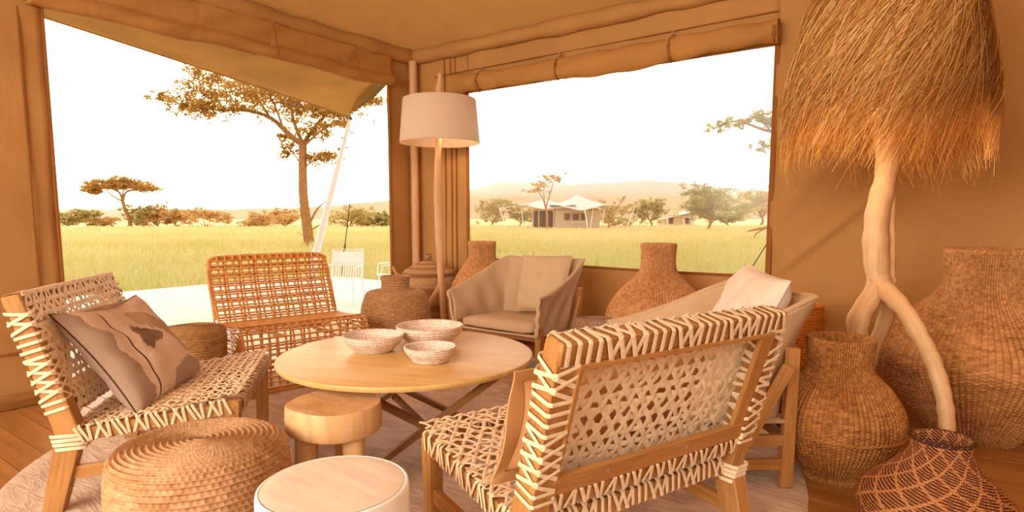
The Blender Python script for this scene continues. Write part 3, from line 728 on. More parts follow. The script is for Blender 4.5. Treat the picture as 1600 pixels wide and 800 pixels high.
cloth('canvas_panel', sill, 60, 16, M['canvas'], wall_b)
part('sill_hem', M['seam'], wall_b, ('tube', [(.705 + u * 2.792, .012, .765 - .055 * math.sin(min(u * 1.15, 1) * PI / 2) + .02 * u) for u in np.linspace(0, 1, 14)], .011, 6))
cloth('eave_sleeve', band('y'), 140, 14, M['canvas'], wall_b, 0)
for xx, z0, z1 in ((.42, .05, 2.70), (.50, .05, 2.70), (.56, .05, 2.70), (4.93, .05, 2.7), (6.2, .05, 2.7)): part('seam', M['seam'], wall_b, ('bar', (xx, .008, z0), (xx, .008, z1), .012, .008, (0, 1, 0)))
for (xa, xb, yy) in ((.3, 3.5, 2.60), ): part('seam', M['seam'], wall_b, ('bar', (xa, -.0, 2.535), (xb, -.0, 2.555), .008, .008))
# rolled-up blind over the window
def rollfn(U, V):
    x = .60 + U * 2.92; a_ = V * 2 * PI * 1.0; pinch = np.ones_like(U)
    for sx in (.92, 1.77, 2.76): pinch = pinch - .22 * np.exp(-((x - sx) / .05) ** 2)
    r_ = (.075 + .009 * np.sin(x * 3 + 1) + .005 * np.sin(x * 17 + a_ * 2) + .004 * np.sin(a_ * 3 + x * 5) + .006 * np.sin(a_ * 4 + 1) * np.exp(-np.minimum(np.minimum(np.abs(x - .92), np.abs(x - 1.77)), np.abs(x - 2.76)) / .12)) * pinch
    return x, -.075 + r_ * .8 * np.cos(a_), 2.395 + .01 * np.sin(x * 2.2) + r_ * 1.15 * np.sin(a_)
roll = cloth('rolled_blind', rollfn, 160, 25, M['canvas_roll'], wall_b, 0)
def capfn(U, V):
    a_ = U * 2 * PI * 3.2; r_ = .010 + .068 * U
    return 3.522 - .012 * V + 0 * U, -.075 + r_ * .8 * np.cos(a_), 2.397 + r_ * 1.1 * np.sin(a_)
cloth('roll_end', capfn, 90, 3, M['canvas_roll'], roll, .006)
part('roll_core', M['seam'], roll, ('tube', [(3.49, -.075, 2.397), (3.515, -.075, 2.397)], .066, 18))
for sx in (.92, 1.77, 2.76):
    part('strap', M['seam'], wall_b, ('ribbon', [(sx, -.015, 2.52), (sx, -.09, 2.475), (sx + .005, -.135, 2.40), (sx + .005, -.11, 2.325), (sx, -.06, 2.305)], [(0, -.3, 1), (0, -.7, .7), (0, -1, 0), (0, -.6, -.7), (0, 0, -1)], .022, .004))
    m = MB(); torus(m, (0, 0, 0), .012, .003, 14, 5); m.build('buckle', M['screw'], wall_b, (sx, -.022, 2.535), (PI / 2, 0, 0))
win = kind(part('window_1', M['pane'], None, ('box', (2.1, .03, 1.54), (2.78, .003, 1.60), .01)), 'structure')
part('window_frame', M['seam'], win, ('bar', (3.497, .012, .70), (3.497, .012, 2.40), .035, .02, (0, 1, 0)))
part('window_frame', M['seam'], win, ('bar', (.708, .012, .75), (.708, .012, 2.40), .03, .016, (0, 1, 0)))

kind(cloth('wall_right', lambda U, V: (7.25 + 0 * U, -7.3 + U * 7.3, V * EAVE), 20, 12, M['canvas']), 'structure')
kind(cloth('wall_rear', lambda U, V: (4.9 + U * 2.4, -7.3 + 0 * U, V * EAVE), 12, 12, M['canvas']), 'structure')  # unseen part-width wall, added to darken the right side of the room
def ceilfn(U, V):
    x = -.15 + U * 7.45; y = .15 - V * 7.45; d = np.minimum(x, -y)
    return x, y, EAVE - .004 + .23 * d - .05 * np.sin(np.minimum(d / 3, 1) * PI)
V_, Q_, _, _ = grid(ceilfn, 90, 90)
kind(link('ceiling', mkmesh('ceiling', V_, Q_, V_, M['canvas_ceiling'], True, 0)), 'structure')

# awning outside the left opening, its slanted white pole and ropes
aw = thing('awning', 'tan canvas awning stretched outside above the left opening', 'awning', (-2.2, 1.0, 0))
def awfn(U, V):     # U along the tent, V from tent eave out to the free edge
    y = .15 - U * 7.0; yo = 1.0 - U * 8.0; z_in = 2.86; zo = np.interp(U, [0, .08, .43, 1], [2.512, 2.60, 2.95, 3.3])
    ins = .30 * np.sin(np.minimum(U / .08, 1) * PI / 2) * 0
    yy = y + (yo - y) * V + (U < .001) * -.28 * np.sin(V * PI); x = -.05 - 2.15 * V
    return x + 2.2, yy - 1.0, z_in + (zo - z_in) * V - .10 * np.sin(V * PI) * (1 - .3 * U)
V_, Q_, _, _ = grid(awfn, 90, 20); o = link('sheet', mkmesh('sheet', V_, Q_, V_, M['awning'], True, 0), aw)
md = o.modifiers.new('t', 'SOLIDIFY'); md.thickness = .006
part('hem', M['awning'], aw, ('tube', [(0, 1.0 - u * 8.0 - 1.0, float(np.interp(u, [0, .08, .43, 1], [2.512, 2.60, 2.95, 3.3]))) for u in np.linspace(0, 1, 24)], .012, 6))
pole = part('awning_pole', M['paint_white'], None, ('tube', [(-2.209, .116, -.048), (-2.204, .55, 1.2), (-2.2, .985, 2.47)], [.05, .045, .024], 14))
tag(pole, 'white slanted pole holding up the awning corner on the deck', 'pole')
part('foot_plate', M['paint_white'], pole, ('box', (-2.209, .116, -.042), (.16, .16, .012)))
part('rope_tie', M['dark_metal'], pole, ('tube', [(-2.2, .985, 2.44), (-2.2, 1.0, 2.5)], .018, 8))
g1 = part('guy_rope', M['rope'], None, ('tube', [(-6.02, 3.68, -.61), (-5.982, 3.823, .333), (-5.942, 4.001, 1.477)], .009, 6))
tag(g1, 'dark taut rope with a tensioner rising from the grass right of the white slanted pole', 'rope')
part('tensioner', M['dark_metal'], g1, ('tube', [(-5.987, 3.805, .22), (-5.978, 3.841, .442), (-5.973, 3.865, .60)], [.016, .026, .014], 8))
tag(part('guy_rope', M['rope'], None, ('tube', [(2.1, 2.5, -.61), (2.9, 1.6, .52), (3.3, 1.85, 1.35)], .006, 6)), 'thin dark guy rope slanting across the lower right corner of the window', 'rope')

# white low chairs outside on the deck
def deck_chair(x, y, rz, lab):
    t = thing('deck_chair', lab, 'chair', (x, y, -.048), rz, 'white chairs out on the deck')
    for sx in (-1, 1):
        for (ya, yb) in ((.22, .16), (-.26, -.16)): part('leg', M['paint_white'], t, ('tube', [(sx * .24, ya, 0), (sx * .22, yb, .34)], .012, 6))
        part('arm', M['paint_white'], t, ('tube', [(sx * .23, .2, .33), (sx * .25, .18, .5), (sx * .24, -.2, .52)], .010, 6))
    m = MB()
    for i in range(12): m.tube([(-.22 + i * .04, .2, .34), (-.22 + i * .04, -.18, .32)], .005, 5)
    for i in range(5): m.tube([(-.23, .2 - i * .09, .335), (.23, .2 - i * .09, .335)], .006, 5)
    kind(m.build('seat', M['paint_white'], t), 'stuff')
    m = MB()
    for i in range(12): m.tube([(-.21 + i * .038, -.18, .33), (-.2 + i * .0365, -.26, .72)], .009, 5)
    m.tube([(-.23, -.17, .3), (-.22, -.265, .74), (.22, -.265, .74), (.23, -.17, .3)], .013, 6)
    m.box((0, -.235, .6), (.4, .012, .2))
    kind(m.build('backrest', M['paint_white'], t), 'stuff')
deck_chair(-2.42, .95, R(-150), 'white wire chair out on the deck beside the slanted pole')
deck_chair(-2.25, 1.75, R(-215), 'white wire chair on the deck nearer the tent corner, behind another')

# corner pole inside
cp = part('tent_pole', M['pole_wood'], None, ('tube', [(.075, -.075, 0), (.075, -.075, 2.70)], .042, 20))
tag(cp, 'wooden round tent pole standing upright in the room corner', 'pole')

# evening haze over the plain
hz = NT('haze'); vs = hz.n('VolumeScatter'); vs.inputs['Color'].default_value = (1.0, .93, .84, 1); vs.inputs['Density'].default_value = .003; vs.inputs['Anisotropy'].default_value = .55
hz.l(vs.outputs[0], hz.out.inputs['Volume'])
hb = MB().box((0, 0, 11), (900, 1500, 26), .001).build('evening_haze', hz.m, None, (*(CAM + FW * 468), 0), (0, 0, HEAD), smooth=False); kind(hb, 'stuff'); tag(hb, 'thin golden evening haze hanging over the distant plain', 'haze')

# ================================================================== leather-strap lounge chairs
CW, CD, CHS, CHR, CHT, CTB = .90, .615, .397, .30, .85, .147
def clip_line(p, d, w_, h_):
    lo, hi = -1e9, 1e9
    for (o_, dd, L) in ((p[0], d[0], w_), (p[1], d[1], h_)):
        if abs(dd) < 1e-9:
            if o_ < 0 or o_ > L: return None
            continue
        a_, b_ = (0 - o_) / dd, (L - o_) / dd
        lo = max(lo, min(a_, b_)); hi = min(hi, max(a_, b_))
    return (lo, hi) if hi - lo > .03 else None
def weave(prefix, O, ux, uy, w_, h_, parent, mat, sp=.047, wd=.0155, ang=56, amp=.0035, fams=3, side=1):
    """three-way open strap weave over the rectangle O + u*ux + v*uy; every strap is an object"""
    O = Vector(O); ux = Vector(ux).normalized(); uy = Vector(uy).normalized(); n = ux.cross(uy) * side
    fam = [(R(ang), sp, 0), (R(180 - ang), sp, 1)] + ([(0.0, sp * 1.0, 2)] if fams == 3 else [])
    for (an, s_, k_) in fam:
        d = (math.cos(an), math.sin(an)); q = (-d[1], d[0]); ext = w_ + h_
        c0 = [w_ / 2, h_ / 2]; N = int(ext / s_)
        for i in range(-N, N + 1):
            off = i * s_ + (s_ * .5 if k_ == 2 else 0) + random.uniform(-.007, .007); p = (c0[0] + q[0] * off, c0[1] + q[1] * off); c = clip_line(p, d, w_, h_)
            if not c: continue
            step = s_ / math.sin(R(2 * ang)) if k_ < 2 else s_ / math.sin(R(ang)) / 2
            st = abs(step) / 2; m = max(2, int((c[1] - c[0]) / st)); path = []
            for j in range(m + 1):
                t_ = c[0] + (c[1] - c[0]) * j / m
                ph = math.sin(PI * (t_ / abs(step) + i * .5) + (0 if k_ == 0 else PI / 2 if k_ == 1 else .8))
                path.append(O + ux * (p[0] + d[0] * t_) + uy * (p[1] + d[1] * t_) + n * (amp * ph + (.0015 if k_ == 2 else 0)))
            MB().ribbon(path, n, wd * random.uniform(.9, 1.08), .0022).build(prefix, mat, parent)
def wraps(prefix, p0, p1, nx, wx, wy, parent, mat, pat, step=.026, wd=.0125, jit=.003):
    """straps wound round a bar from p0 to p1; nx: direction of the bar's first side, wx/wy its sizes; pat: skew per strap ('|' straight, '/' and '\\' crossing)"""
    p0 = Vector(p0); p1 = Vector(p1); d = (p1 - p0); L = d.length; d.normalize(); nx = Vector(nx); nx = (nx - d * nx.dot(d)).normalized(); ny = d.cross(nx)
    a_, b_ = wx / 2 + .003, wy / 2 + .003; i = 0; s_ = step * .6
    ring = [(-1, 0), (-1, -.8), (-.8, -1), (.8, -1), (1, -.8), (1, .8), (.8, 1), (-.8, 1), (-1, .8), (-1, 0)]
    while s_ < L - step * .4:
        k_ = pat[i % len(pat)]; sk = {'|': .008, '/': .115, '\\': -.115}[k_] + random.uniform(-jit, jit); path = []; nor = []
        for j, (u, v) in enumerate(ring):
            f = (0, .1, .13, .37, .4, .6, .63, .87, .9, 1.0)[j]
            pos = min(max(s_ + sk * (f - .5), .008), L - .008); ex = 1 + (.0022 / a_ if k_ == '/' else 0)
            path.append(p0 + d * pos + nx * (u * a_ * ex) + ny * (v * b_ * ex)); nn = nx * (u if abs(u) > .9 else u * .5) + ny * (v if abs(v) > .9 else v * .3); nor.append(nn.normalized())
        MB().ribbon(path, nor, wd, .0018).build(prefix, mat, parent)
        s_ += step * (1.0 if k_ == '|' else .62); i += 1
PATT = '||||/\\/\\/\\||||/\\/\\'
def lounge_chair(label, loc, rz):
    t = thing('strap_lounge_chair', label, 'chair', loc, rz, 'strap lounge chairs at the round table')
    h = CW / 2; F, B = CD / 2, -CD / 2; wood = M['frame_teak']; xs = h - .03
    bl = Vector((0, -CTB, CHT - CHR)).normalized()                       # lean of the back
    fdir = Vector((0, bl.z, -bl.y)) * 1.0                                # normal of the back, pointing forward
    for sx in (-1, 1):
        x = sx * xs
        part('front_leg', wood, t, ('bar', (x, F - .045, 0), (x, F - .035, CHS - .02), .045, .055, (0, 1, 0), .1, .055, .06))
        part('rear_leg', wood, t, ('bar', (x, B - .075, 0), (x, B + .01, CHR + .03), .05, .07, (0, 1, 0), .1, .066, .09))
        part('back_post', wood, t, ('bar', (x, B + .005, CHR - .0), (x, B - CTB, CHT), .068, .085, (0, 1, 0), .1, .062, .058))
        part('seat_rail', wood, t, ('bar', (x, B + .02, CHR), (x, F, CHS - .028), .05, .05))
        part('side_stretcher', wood, t, ('bar', (x, B - .03, .15), (x, F - .045, .18), .026, .05))
    part('seat_rail', wood, t, ('bar', (-h + .01, F - .025, CHS - .028), (h - .01, F - .025, CHS - .028), .05, .05))
    part('seat_rail', wood, t, ('bar', (-h + .01, B + .02, CHR - .005), (h - .01, B + .02, CHR - .005), .055, .05))
    part('cross_stretcher', wood, t, ('bar', (-xs, -.02, .16), (xs, -.02, .16), .025, .045))
    top0 = Vector((-h, B - CTB, CHT - .03)); top1 = Vector((h, B - CTB, CHT - .03)); 
    part('top_rail', wood, t, ('bar', top0, top1, .055, .06, bl))
    lo = Vector((0, B, CHR)) + bl * .10
    part('lower_rail', wood, t, ('bar', (-xs + .02, lo.y, lo.z), (xs - .02, lo.y, lo.z), .05, .055, bl))
    # battens behind the weave
    off = -fdir * .028
    b0 = lo + bl * .055 + off
    bt = part('batten', wood, t, ('bar', (-xs + .03, b0.y, b0.z), (xs - .03, b0.y, b0.z), .018, .055, bl))
    for q in (-.2, .12): part('screw', M['screw'], bt, ('tube', [(q, b0.y - .008, b0.z), (q, b0.y - .0115, b0.z - .001)], .006, 10))
    for sx, bw in ((-1, .014), (1, .06)):
        xx = sx * (xs - .03 - bw / 2); a_ = lo + bl * .03 + off * .9; c_ = Vector((0, B - CTB, CHT - .06)) + off * .9
        part('batten', wood, t, ('bar', (xx, a_.y, a_.z), (xx, c_.y, c_.z), bw, .016, (0, 1, 0)))
    c_ = Vector((0, B - CTB, CHT - .065)) + off * .9; part('batten', wood, t, ('bar', (-xs + .03, c_.y, c_.z), (xs - .03, c_.y, c_.z), .014, .012, bl))
    # weave of the back (front face) and of the seat
    o_ = Vector((-h + .01, B, CHR)) + bl * .085 + fdir * .034
    ht = (Vector((0, B - CTB, CHT)) - Vector((0, B, CHR))).length - .085
    weave('back_strap', o_, (1, 0, 0), bl, CW - .02, ht, t, M['strap_rear'], sp=.043, wd=.0185, side=-1)
    sl = Vector((0, CD, CHS - CHR)); o_ = Vector((-h, B, CHR + .03))
    weave('seat_strap', o_, (1, 0, 0), sl, CW, sl.length, t, M['strap'], sp=.041, wd=.0125, ang=52)
    # wraps
    sm = M['strap_rear']
    wraps('wrap', top0, top1, -fdir, .062, .062, t, sm, PATT, .033, .0155)
    for sx in (-1, 1):
        p = Vector((sx * xs, B, CHR)) + bl * .095; q = Vector((sx * xs, B - CTB, CHT)) - bl * .05
        wraps('wrap', p, q, (sx, 0, 0), .070, .078, t, sm, '||/\\/\\/\\/\\||', .030, .0125)
        wraps('wrap', (sx * xs, B + .02, CHR + .005), (sx * xs, F - .03, CHS - .022), (sx, 0, 0), .058, .06, t, M['strap'], '//|\\/|', .030, .011)
        for j in range(4):
            p = Vector((sx * xs, B + .004 - j * .004, CHR - .045 + j * .017)); wraps('wrap', p - Vector((0, 0, .012)), p + Vector((0, 0, .012)), (sx, 0, 0), .064, .098, t, sm, '|', .02, .0135, .008)
    wraps('wrap', (-xs, lo.y, lo.z - .004), (xs, lo.y, lo.z - .004), -fdir, .06, .05, t, sm, '|/|\\|/', .030, .0125)
    wraps('wrap', (-xs, B + .02, CHR), (xs, B + .02, CHR), (0, -1, 0), .06, .056, t, sm, '/\\/\\|||', .027, .0125)
    wraps('wrap', (-xs, F - .025, CHS - .025), (xs, F - .025, CHS - .025), (0, 1, 0), .058, .06, t, M['strap'], '//|\\/|', .030, .011)
    return t
lounge_chair('strap-woven lounge chair in the foreground seen from behind, a tan pillow inside its back', (3.542, -2.783, ZR), R(69.36))
lounge_chair('strap-woven lounge chair at far left with the brown printed pillow on its seat', (1.711, -3.222, ZR), R(-39.42))

# ------------------------------------------------------------------ pillows
def pillow(name, label, cat, w_, h_, t_, mat, M4, flange=0.0, dent=.06, seed=0, n=34, sag=0.0, group=None, piping=None, pinch=.075):
    rg = np.random.default_rng(seed); ph = rg.uniform(0, 6, 6)
    u = np.linspace(-1, 1, n); U, V = np.meshgrid(u, u, indexing='ij')
    def side(sg):
        inset = 1 - pinch * (1 - V ** 2); insv = 1 - pinch * (1 - U ** 2)
        X = U * w_ / 2 * inset; Y = V * h_ / 2 * insv
        e_ = (1 - np.abs(U) ** 2.6).clip(0) * (1 - np.abs(V) ** 2.6).clip(0)
        Z = sg * t_ / 2 * e_ ** .42
        cr = .012 * np.sin(U * 7 + V * 5 + ph[0]) * np.sin(V * 6 - U * 3 + ph[1]) + .01 * np.sin((U + V) * 9 + ph[2]) * (np.abs(U * V)) ** .5
        Z = Z + cr * e_ ** .7 * (t_ / .16)
        Z = Z - sg * dent * t_ * np.exp(-((U - .1) ** 2 + (V - .7) ** 2) * 3)
        Y = Y - sag * (1 - V) * U ** 2 * .3
        return np.stack([X, Y, Z], -1).reshape(-1, 3)
    V1, V2 = side(1), side(-1); i, j = np.meshgrid(np.arange(n - 1), np.arange(n - 1), indexing='ij'); b = (i * n + j).ravel()
    Q = np.stack([b, b + n, b + n + 1, b + 1], -1); Q2 = Q[:, ::-1] + n * n; A = np.stack([U.ravel(), V.ravel(), 0 * U.ravel()], -1)
    VV = np.concatenate([V1, V2]); AA = np.concatenate([A, A])
    o = link(name, mkmesh(name, VV, np.concatenate([Q, Q2]), AA, mat, True, 0)); o.matrix_world = M4
    edge = [i_ * n for i_ in range(n)] + [(n - 1) * n + j_ for j_ in range(1, n)] + [i_ * n + n - 1 for i_ in range(n - 2, -1, -1)] + [j_ for j_ in range(n - 2, 0, -1)]
    if flange:
        m = MB(); E1 = [Vector(V1[k_]) for k_ in edge]; k_ = len(E1)
        out = [p + Vector((p.x / (w_ / 2), p.y / (h_ / 2), 0)).normalized() * flange * (1 + .05 * math.sin(q * .31)) + Vector((0, 0, .006 * math.sin(q * .27))) for q, p in enumerate(E1)]
        m.V = [tuple(p + Vector((0, 0, .004))) for p in E1] + [tuple(p + Vector((0, 0, .003))) for p in out] + [tuple(p - Vector((0, 0, .003))) for p in out] + [tuple(p - Vector((0, 0, .004))) for p in E1]
        m.A = list(m.V); m.F = [(r_ * k_ + q, r_ * k_ + (q + 1) % k_, (r_ + 1) * k_ + (q + 1) % k_, (r_ + 1) * k_ + q) for r_ in range(3) for q in range(k_)]
        m.build('flange', mat, o)
    else:
        MB().tube([tuple(V1[k_]) for k_ in edge], .0035, 6, False, True).build('seam', piping or mat, o)
    tag(o, label, cat, group); return o
def frame_at(origin, xaxis, yaxis):
    x = Vector(xaxis).normalized(); y = Vector(yaxis); y = (y - x * y.dot(x)).normalized(); z = x.cross(y)
    m = Matrix((x, y, z)).transposed().to_4x4(); m.translation = Vector(origin); return m
def loc2w(loc, rz, p):
    c, s = math.cos(rz), math.sin(rz); return Vector((loc[0] + c * p[0] - s * p[1], loc[1] + s * p[0] + c * p[1], loc[2] + p[2]))
def dirw(rz, p): return loc2w((0, 0, 0), rz, p)
F1 = ((3.542, -2.783, ZR), R(69.36)); L1 = ((1.711, -3.222, ZR), R(-39.42))
bl_ = Vector((0, -CTB, CHT - CHR)).normalized()
pillow('lumbar_pillow', 'long tan pillow with a flat flange leaning inside the foreground chair back', 'pillow', .74, .30, .13, M['pillow_tan'],
       frame_at(loc2w(*F1, (-.05, -.235, .565)), dirw(F1[1], (1, 0, 0)), dirw(F1[1], (0, -.32, 1))), .05, seed=3)
pillow('printed_pillow', 'grey-beige pillow with a brown watercolour animal print on the left chair', 'pillow', .60, .52, .19, M['pillow_print'],
       frame_at(loc2w(*L1, (.09, -.165, .555)), dirw(L1[1], (-.98, .20, .0)), dirw(L1[1], (0, -.255, .335))), 0, .2, 4, 44, piping=M['basket_rim'], pinch=.11)

# ================================================================== rattan bench
def rattan_bench(loc, rz):
    t = thing('rattan_settee', 'open rattan cane settee with a tall grid back beside the deck opening', 'settee', loc, rz)
    W_, D_, hs, ht, tb = .876, .603, .431, .861, .123; h = W_ / 2; F, B = D_ / 2, -D_ / 2; cane = M['rattan']
    prof = [(B - tb + .012, ht), (B - tb * .75, ht - .12), (B - tb * .3, ht - .28), (B + .02, hs + .06), (B + .07, hs - .02), (B + .17, hs - .035), (F - .18, hs - .02), (F - .09, hs - .005), (F - .025, hs - .04), (F - .002, hs - .11), (F, hs - .2), (F - .005, .02)]
    rear = [(B - tb + .012, ht), (B - tb - .012, ht + .006), (B - tb - .03, ht - .02), (B - tb - .02, ht - .2), (B - .06, .45), (B - .04, .2), (B - .04, .02)]
    PF = spline(prof, 54); PRr = spline(rear, 26)
    n = 17
    for i in range(n):
        x = -h + .012 + (W_ - .024) * i / (n - 1); z_edge = .045 * max(0, abs(x) / h - .88) / .12
        jx = [random.uniform(-.003, .003) for _ in range(3)]
        pf = [(x + jx[0] * math.sin(k_ * .3), y, z - z_edge * (1 if k_ < 6 else 0)) for k_, (y, z) in enumerate(PF)]
        part('cane', cane, t, ('tube', pf, .0082, 6))
        if i % 2 == 0: part('rear_cane', cane, t, ('tube', [(x, y, z - z_edge * (1 if k_ < 5 else 0)) for k_, (y, z) in enumerate(PRr)], .0072, 6))
    cum = np.r_[0, np.cumsum(np.linalg.norm(np.diff(PF, axis=0), axis=1))]
    def at(s_): return float(np.interp(s_, cum, PF[:, 0])), float(np.interp(s_, cum, PF[:, 1]))
    def nrm(s_):
        a_, b_ = at(max(s_ - .01, 0)), at(min(s_ + .01, cum[-1])); d = Vector((0, b_[0] - a_[0], b_[1] - a_[1])).normalized(); return Vector((0, d.z, -d.y))
    s_ = .035
    while s_ < cum[-1] - .01:
        y, z = at(s_); nn = nrm(s_) * .0115; dz = random.uniform(-.002, .002)
        part('cross_cane', cane, t, ('tube', [(-h + .005, y - nn.y, z - nn.z), (0, y - nn.y, z - nn.z + dz), (h - .005, y - nn.y, z - nn.z)], .0068, 6))
        s_ += .031 if s_ < .42 else .045 if s_ < .95 else .036
    cr = np.r_[0, np.cumsum(np.linalg.norm(np.diff(PRr, axis=0), axis=1))]
    for s_ in np.arange(.12, cr[-1] - .02, .062):
        y = float(np.interp(s_, cr, PRr[:, 0])); z = float(np.interp(s_, cr, PRr[:, 1]))
        part('rear_cross_cane', cane, t, ('tube', [(-h + .01, y + .012, z), (h - .01, y + .012, z)], .0075, 6))
    # rounded rim of the back and the side loops
    for q, rr in ((0, .011), (.018, .009)):
        pts = [(-h - .002 + q, B + .03, hs + .0), (-h - .004 + q, B - tb * .55, ht - .2), (-h + .005 + q, B - tb + .008, ht - .07), (-h + .055, B - tb, ht - .012 - q), (0, B - tb, ht - .002 - q), (h - .055, B - tb, ht - .012 - q), (h - .005 - q, B - tb + .008, ht - .07), (h + .004 - q, B - tb * .55, ht - .2), (h + .002 - q, B + .03, hs)]
        part('rim_cane', cane, t, ('tube', pathv(pts, 60), rr, 8))
    for sx in (-1, 1):
        for k_ in range(6):
            o_ = k_ * .03; part('side_loop', cane, t, ('tube', pathv([(sx * h, B + .03 + o_ * .6, hs - .05 - o_), (sx * h, F - .12 - o_ * .6, hs - .03 - o_), (sx * h, F - .03 - o_ * .8, hs - .07 - o_), (sx * h, F - .012 - o_, hs - .2 - o_ * .3), (sx * h, F - .015 - o_, .02)], 26), .0075, 6))
        for yy in (-.18, -.05): part('side_cane', cane, t, ('tube', [(sx * h, yy, .02), (sx * h, yy, hs - .05)], .0075, 6))
        for zz in (.06, .14, .22): part('side_cane', cane, t, ('tube', [(sx * h, B - .03, zz), (sx * h, F - .01, zz)], .0075, 6))
    for yy in (F - .004, B - .04): part('foot_cane', cane, t, ('tube', [(-h, yy, .014), (h, yy, .014)], .013, 8))
rattan_bench((.80, -2.033, ZR), R(-103.5))

# ================================================================== canvas sling armchairs
def sling_chair(label, loc, rz):
    t = thing('sling_armchair', label, 'armchair', loc, rz, 'canvas sling armchairs')
    W_, D_, hs, ha, ht, wb_ = .845, .70, .379, .585, .80, .75; h = W_ / 2; F, B = D_ / 2, -D_ / 2; wood = M['frame_teak']
    rim = [(h, F, ha - .01), (h + .008, F - .12, ha + .012), (h, 0, ha + .085), (wb_ / 2 + .03, B + .16, ht - .05), (wb_ / 2, B + .03, ht), (wb_ / 2 - .05, B - .01, ht + .005), (0, B - .02, ht - .012), (-wb_ / 2 + .05, B - .01, ht + .005), (-wb_ / 2, B + .03, ht), (-wb_ / 2 - .03, B + .16, ht - .05), (-h, 0, ha + .085), (-h - .008, F - .12, ha + .012), (-h, F, ha - .01)]
    zb = hs - .075; hb = h - .03
    low = [(hb, F - .02, zb + .01), (hb, F - .14, zb), (hb - .01, 0, zb - .01), (hb - .02, B + .24, zb - .02), (hb - .05, B + .15, zb - .02), (hb - .1, B + .13, zb - .02), (0, B + .12, zb - .02), (-hb + .1, B + .13, zb - .02), (-hb + .05, B + .15, zb - .02), (-hb + .02, B + .24, zb - .02), (-hb + .01, 0, zb - .01), (-hb, F - .14, zb), (-hb, F - .02, zb + .01)]
    n = 90; Rm = spline(rim, n); Lw = spline(low, n)
    def fn(U, V):
        i = np.rint(U * (n - 1)).astype(int); a_, b_ = Rm[i], Lw[i]; P_ = a_ + (b_ - a_) * V[..., None]
        w1 = .012 * np.sin(U * 31 + V * 4) * V * (1 - V) * 2 + .009 * np.sin(U * 57 - V * 6) * np.sin(V * PI)
        bul = -.022 * np.sin(V * PI); c = P_[..., :2]; ln = np.linalg.norm(c, axis=-1, keepdims=True) + 1e-6; c = c + c / ln * (w1 + bul)[..., None]
        return c[..., 0], c[..., 1], P_[..., 2] + .004 * np.sin(U * 40) * (1 - V)
    V_, Q_, _, _ = grid(fn, n, 22); o = link('sling', mkmesh('sling', V_, Q_, V_, M['linen'], True, 0), t)
    md = o.modifiers.new('t', 'SOLIDIFY'); md.thickness = .022; md.offset = 0
    part('rim_seam', M['linen'], o, ('tube', [tuple(p) for p in Rm], .0125, 8))
    for sx in (-1, 1):     # front fold of the arm
        def ff(U, V, sx=sx):
            z = ha - .015 - U * (ha - zb - .02); a_ = V * PI; x = h - U * .03 + .0 + .014 * np.cos(a_) + .004 * np.sin(U * 20); y = F - U * .02 + .012 * np.sin(a_) + .004 * np.sin(U * 14)
            return sx * x, y, z
        V2, Q2, _, _ = grid(ff, 16, 7); link('arm_fold', mkmesh('arm_fold', V2, Q2, V2, M['linen'], True, 0), t).modifiers.new('t', 'SOLIDIFY').thickness = .004
    def bf(U, V):
        return (U - .5) * 2 * (hb + .012), B + .1 + V * (D_ - .10), zb - .012 - .03 * np.sin(U * PI) * np.sin(V * PI) + .02 * V
    V_, Q_, _, _ = grid(bf, 16, 16); o = link('seat_sling', mkmesh('seat_sling', V_, Q_, V_, M['linen'], True, 0), t); o.modifiers.new('t', 'SOLIDIFY').thickness = .012
    # seat cushion
    def cf(U, V):
        th = U * 2 * PI; ph = (V - .5) * PI; se = lambda a_, p: np.sign(a_) * np.abs(a_) ** p
        x = (hb - .035) * se(np.cos(ph), .28) * se(np.cos(th), .22); y = (D_ / 2 - .085) * se(np.cos(ph), .28) * se(np.sin(th), .22)
        z = .043 * se(np.sin(ph), .55) * (1 + .12 * np.sin(x * 14) * np.sin(y * 11))
        f = (y + D_ / 2) / D_; return x * (1 - .10 * (1 - f)), y + .052, hs - .045 + z + .012 * np.exp(-((y - .2) / .1) ** 2) + .004 * np.sin(x * 34) * (y > .18)
    V_, Q_, _, _ = grid(cf, 81, 25); link('seat_cushion', mkmesh('seat_cushion', V_, Q_, V_, M['linen'], True, 0), t)
    for sx in (-1, 1):
        x = sx * (h - .035)
        part('front_leg', wood, t, ('bar', (x, F - .065, 0), (x, F - .055, hs - .02), .038, .05, (0, 1, 0), .1, .045, .05))
        part('rear_leg', wood, t, ('bar', (x, B + .11, 0), (sx * (wb_ / 2 + .012), B + .10, .60), .04, .055, (0, 1, 0), .1, .04, .045))
        part('diagonal_brace', wood, t, ('bar', (sx * (wb_ / 2 + .045), B + .13, .53), (sx * (h + .004), -.04, .20), .026, .045, (0, 0, 1)))
        part('side_stretcher', wood, t, ('bar', (x, B + .12, .205), (x, F - .065, .215), .024, .045))
        part('side_stretcher', wood, t, ('bar', (x, B + .12, .10), (x, F - .065, .11), .024, .045))
    part('seat_rail', wood, t, ('bar', (-h + .04, F - .13, zb - .035), (h - .04, F - .13, zb - .035), .03, .05))
    part('rear_stretcher', wood, t, ('bar', (-h + .05, B + .11, .21), (h - .05, B + .11, .21), .024, .045))
    part('cross_stretcher', wood, t, ('bar', (-h + .05, 0, .205), (h - .05, 0, .205), .024, .04))
    return t
A1 = ((1.855, -.74, ZR), R(-181)); A2 = ((3.61, -1.735, ZR), R(129.7))
sling_chair('beige canvas sling armchair between the tall basket vases by the window wall', *A1)
sling_chair('beige canvas sling armchair with a white cushion, half hidden behind the foreground chair', *A2)
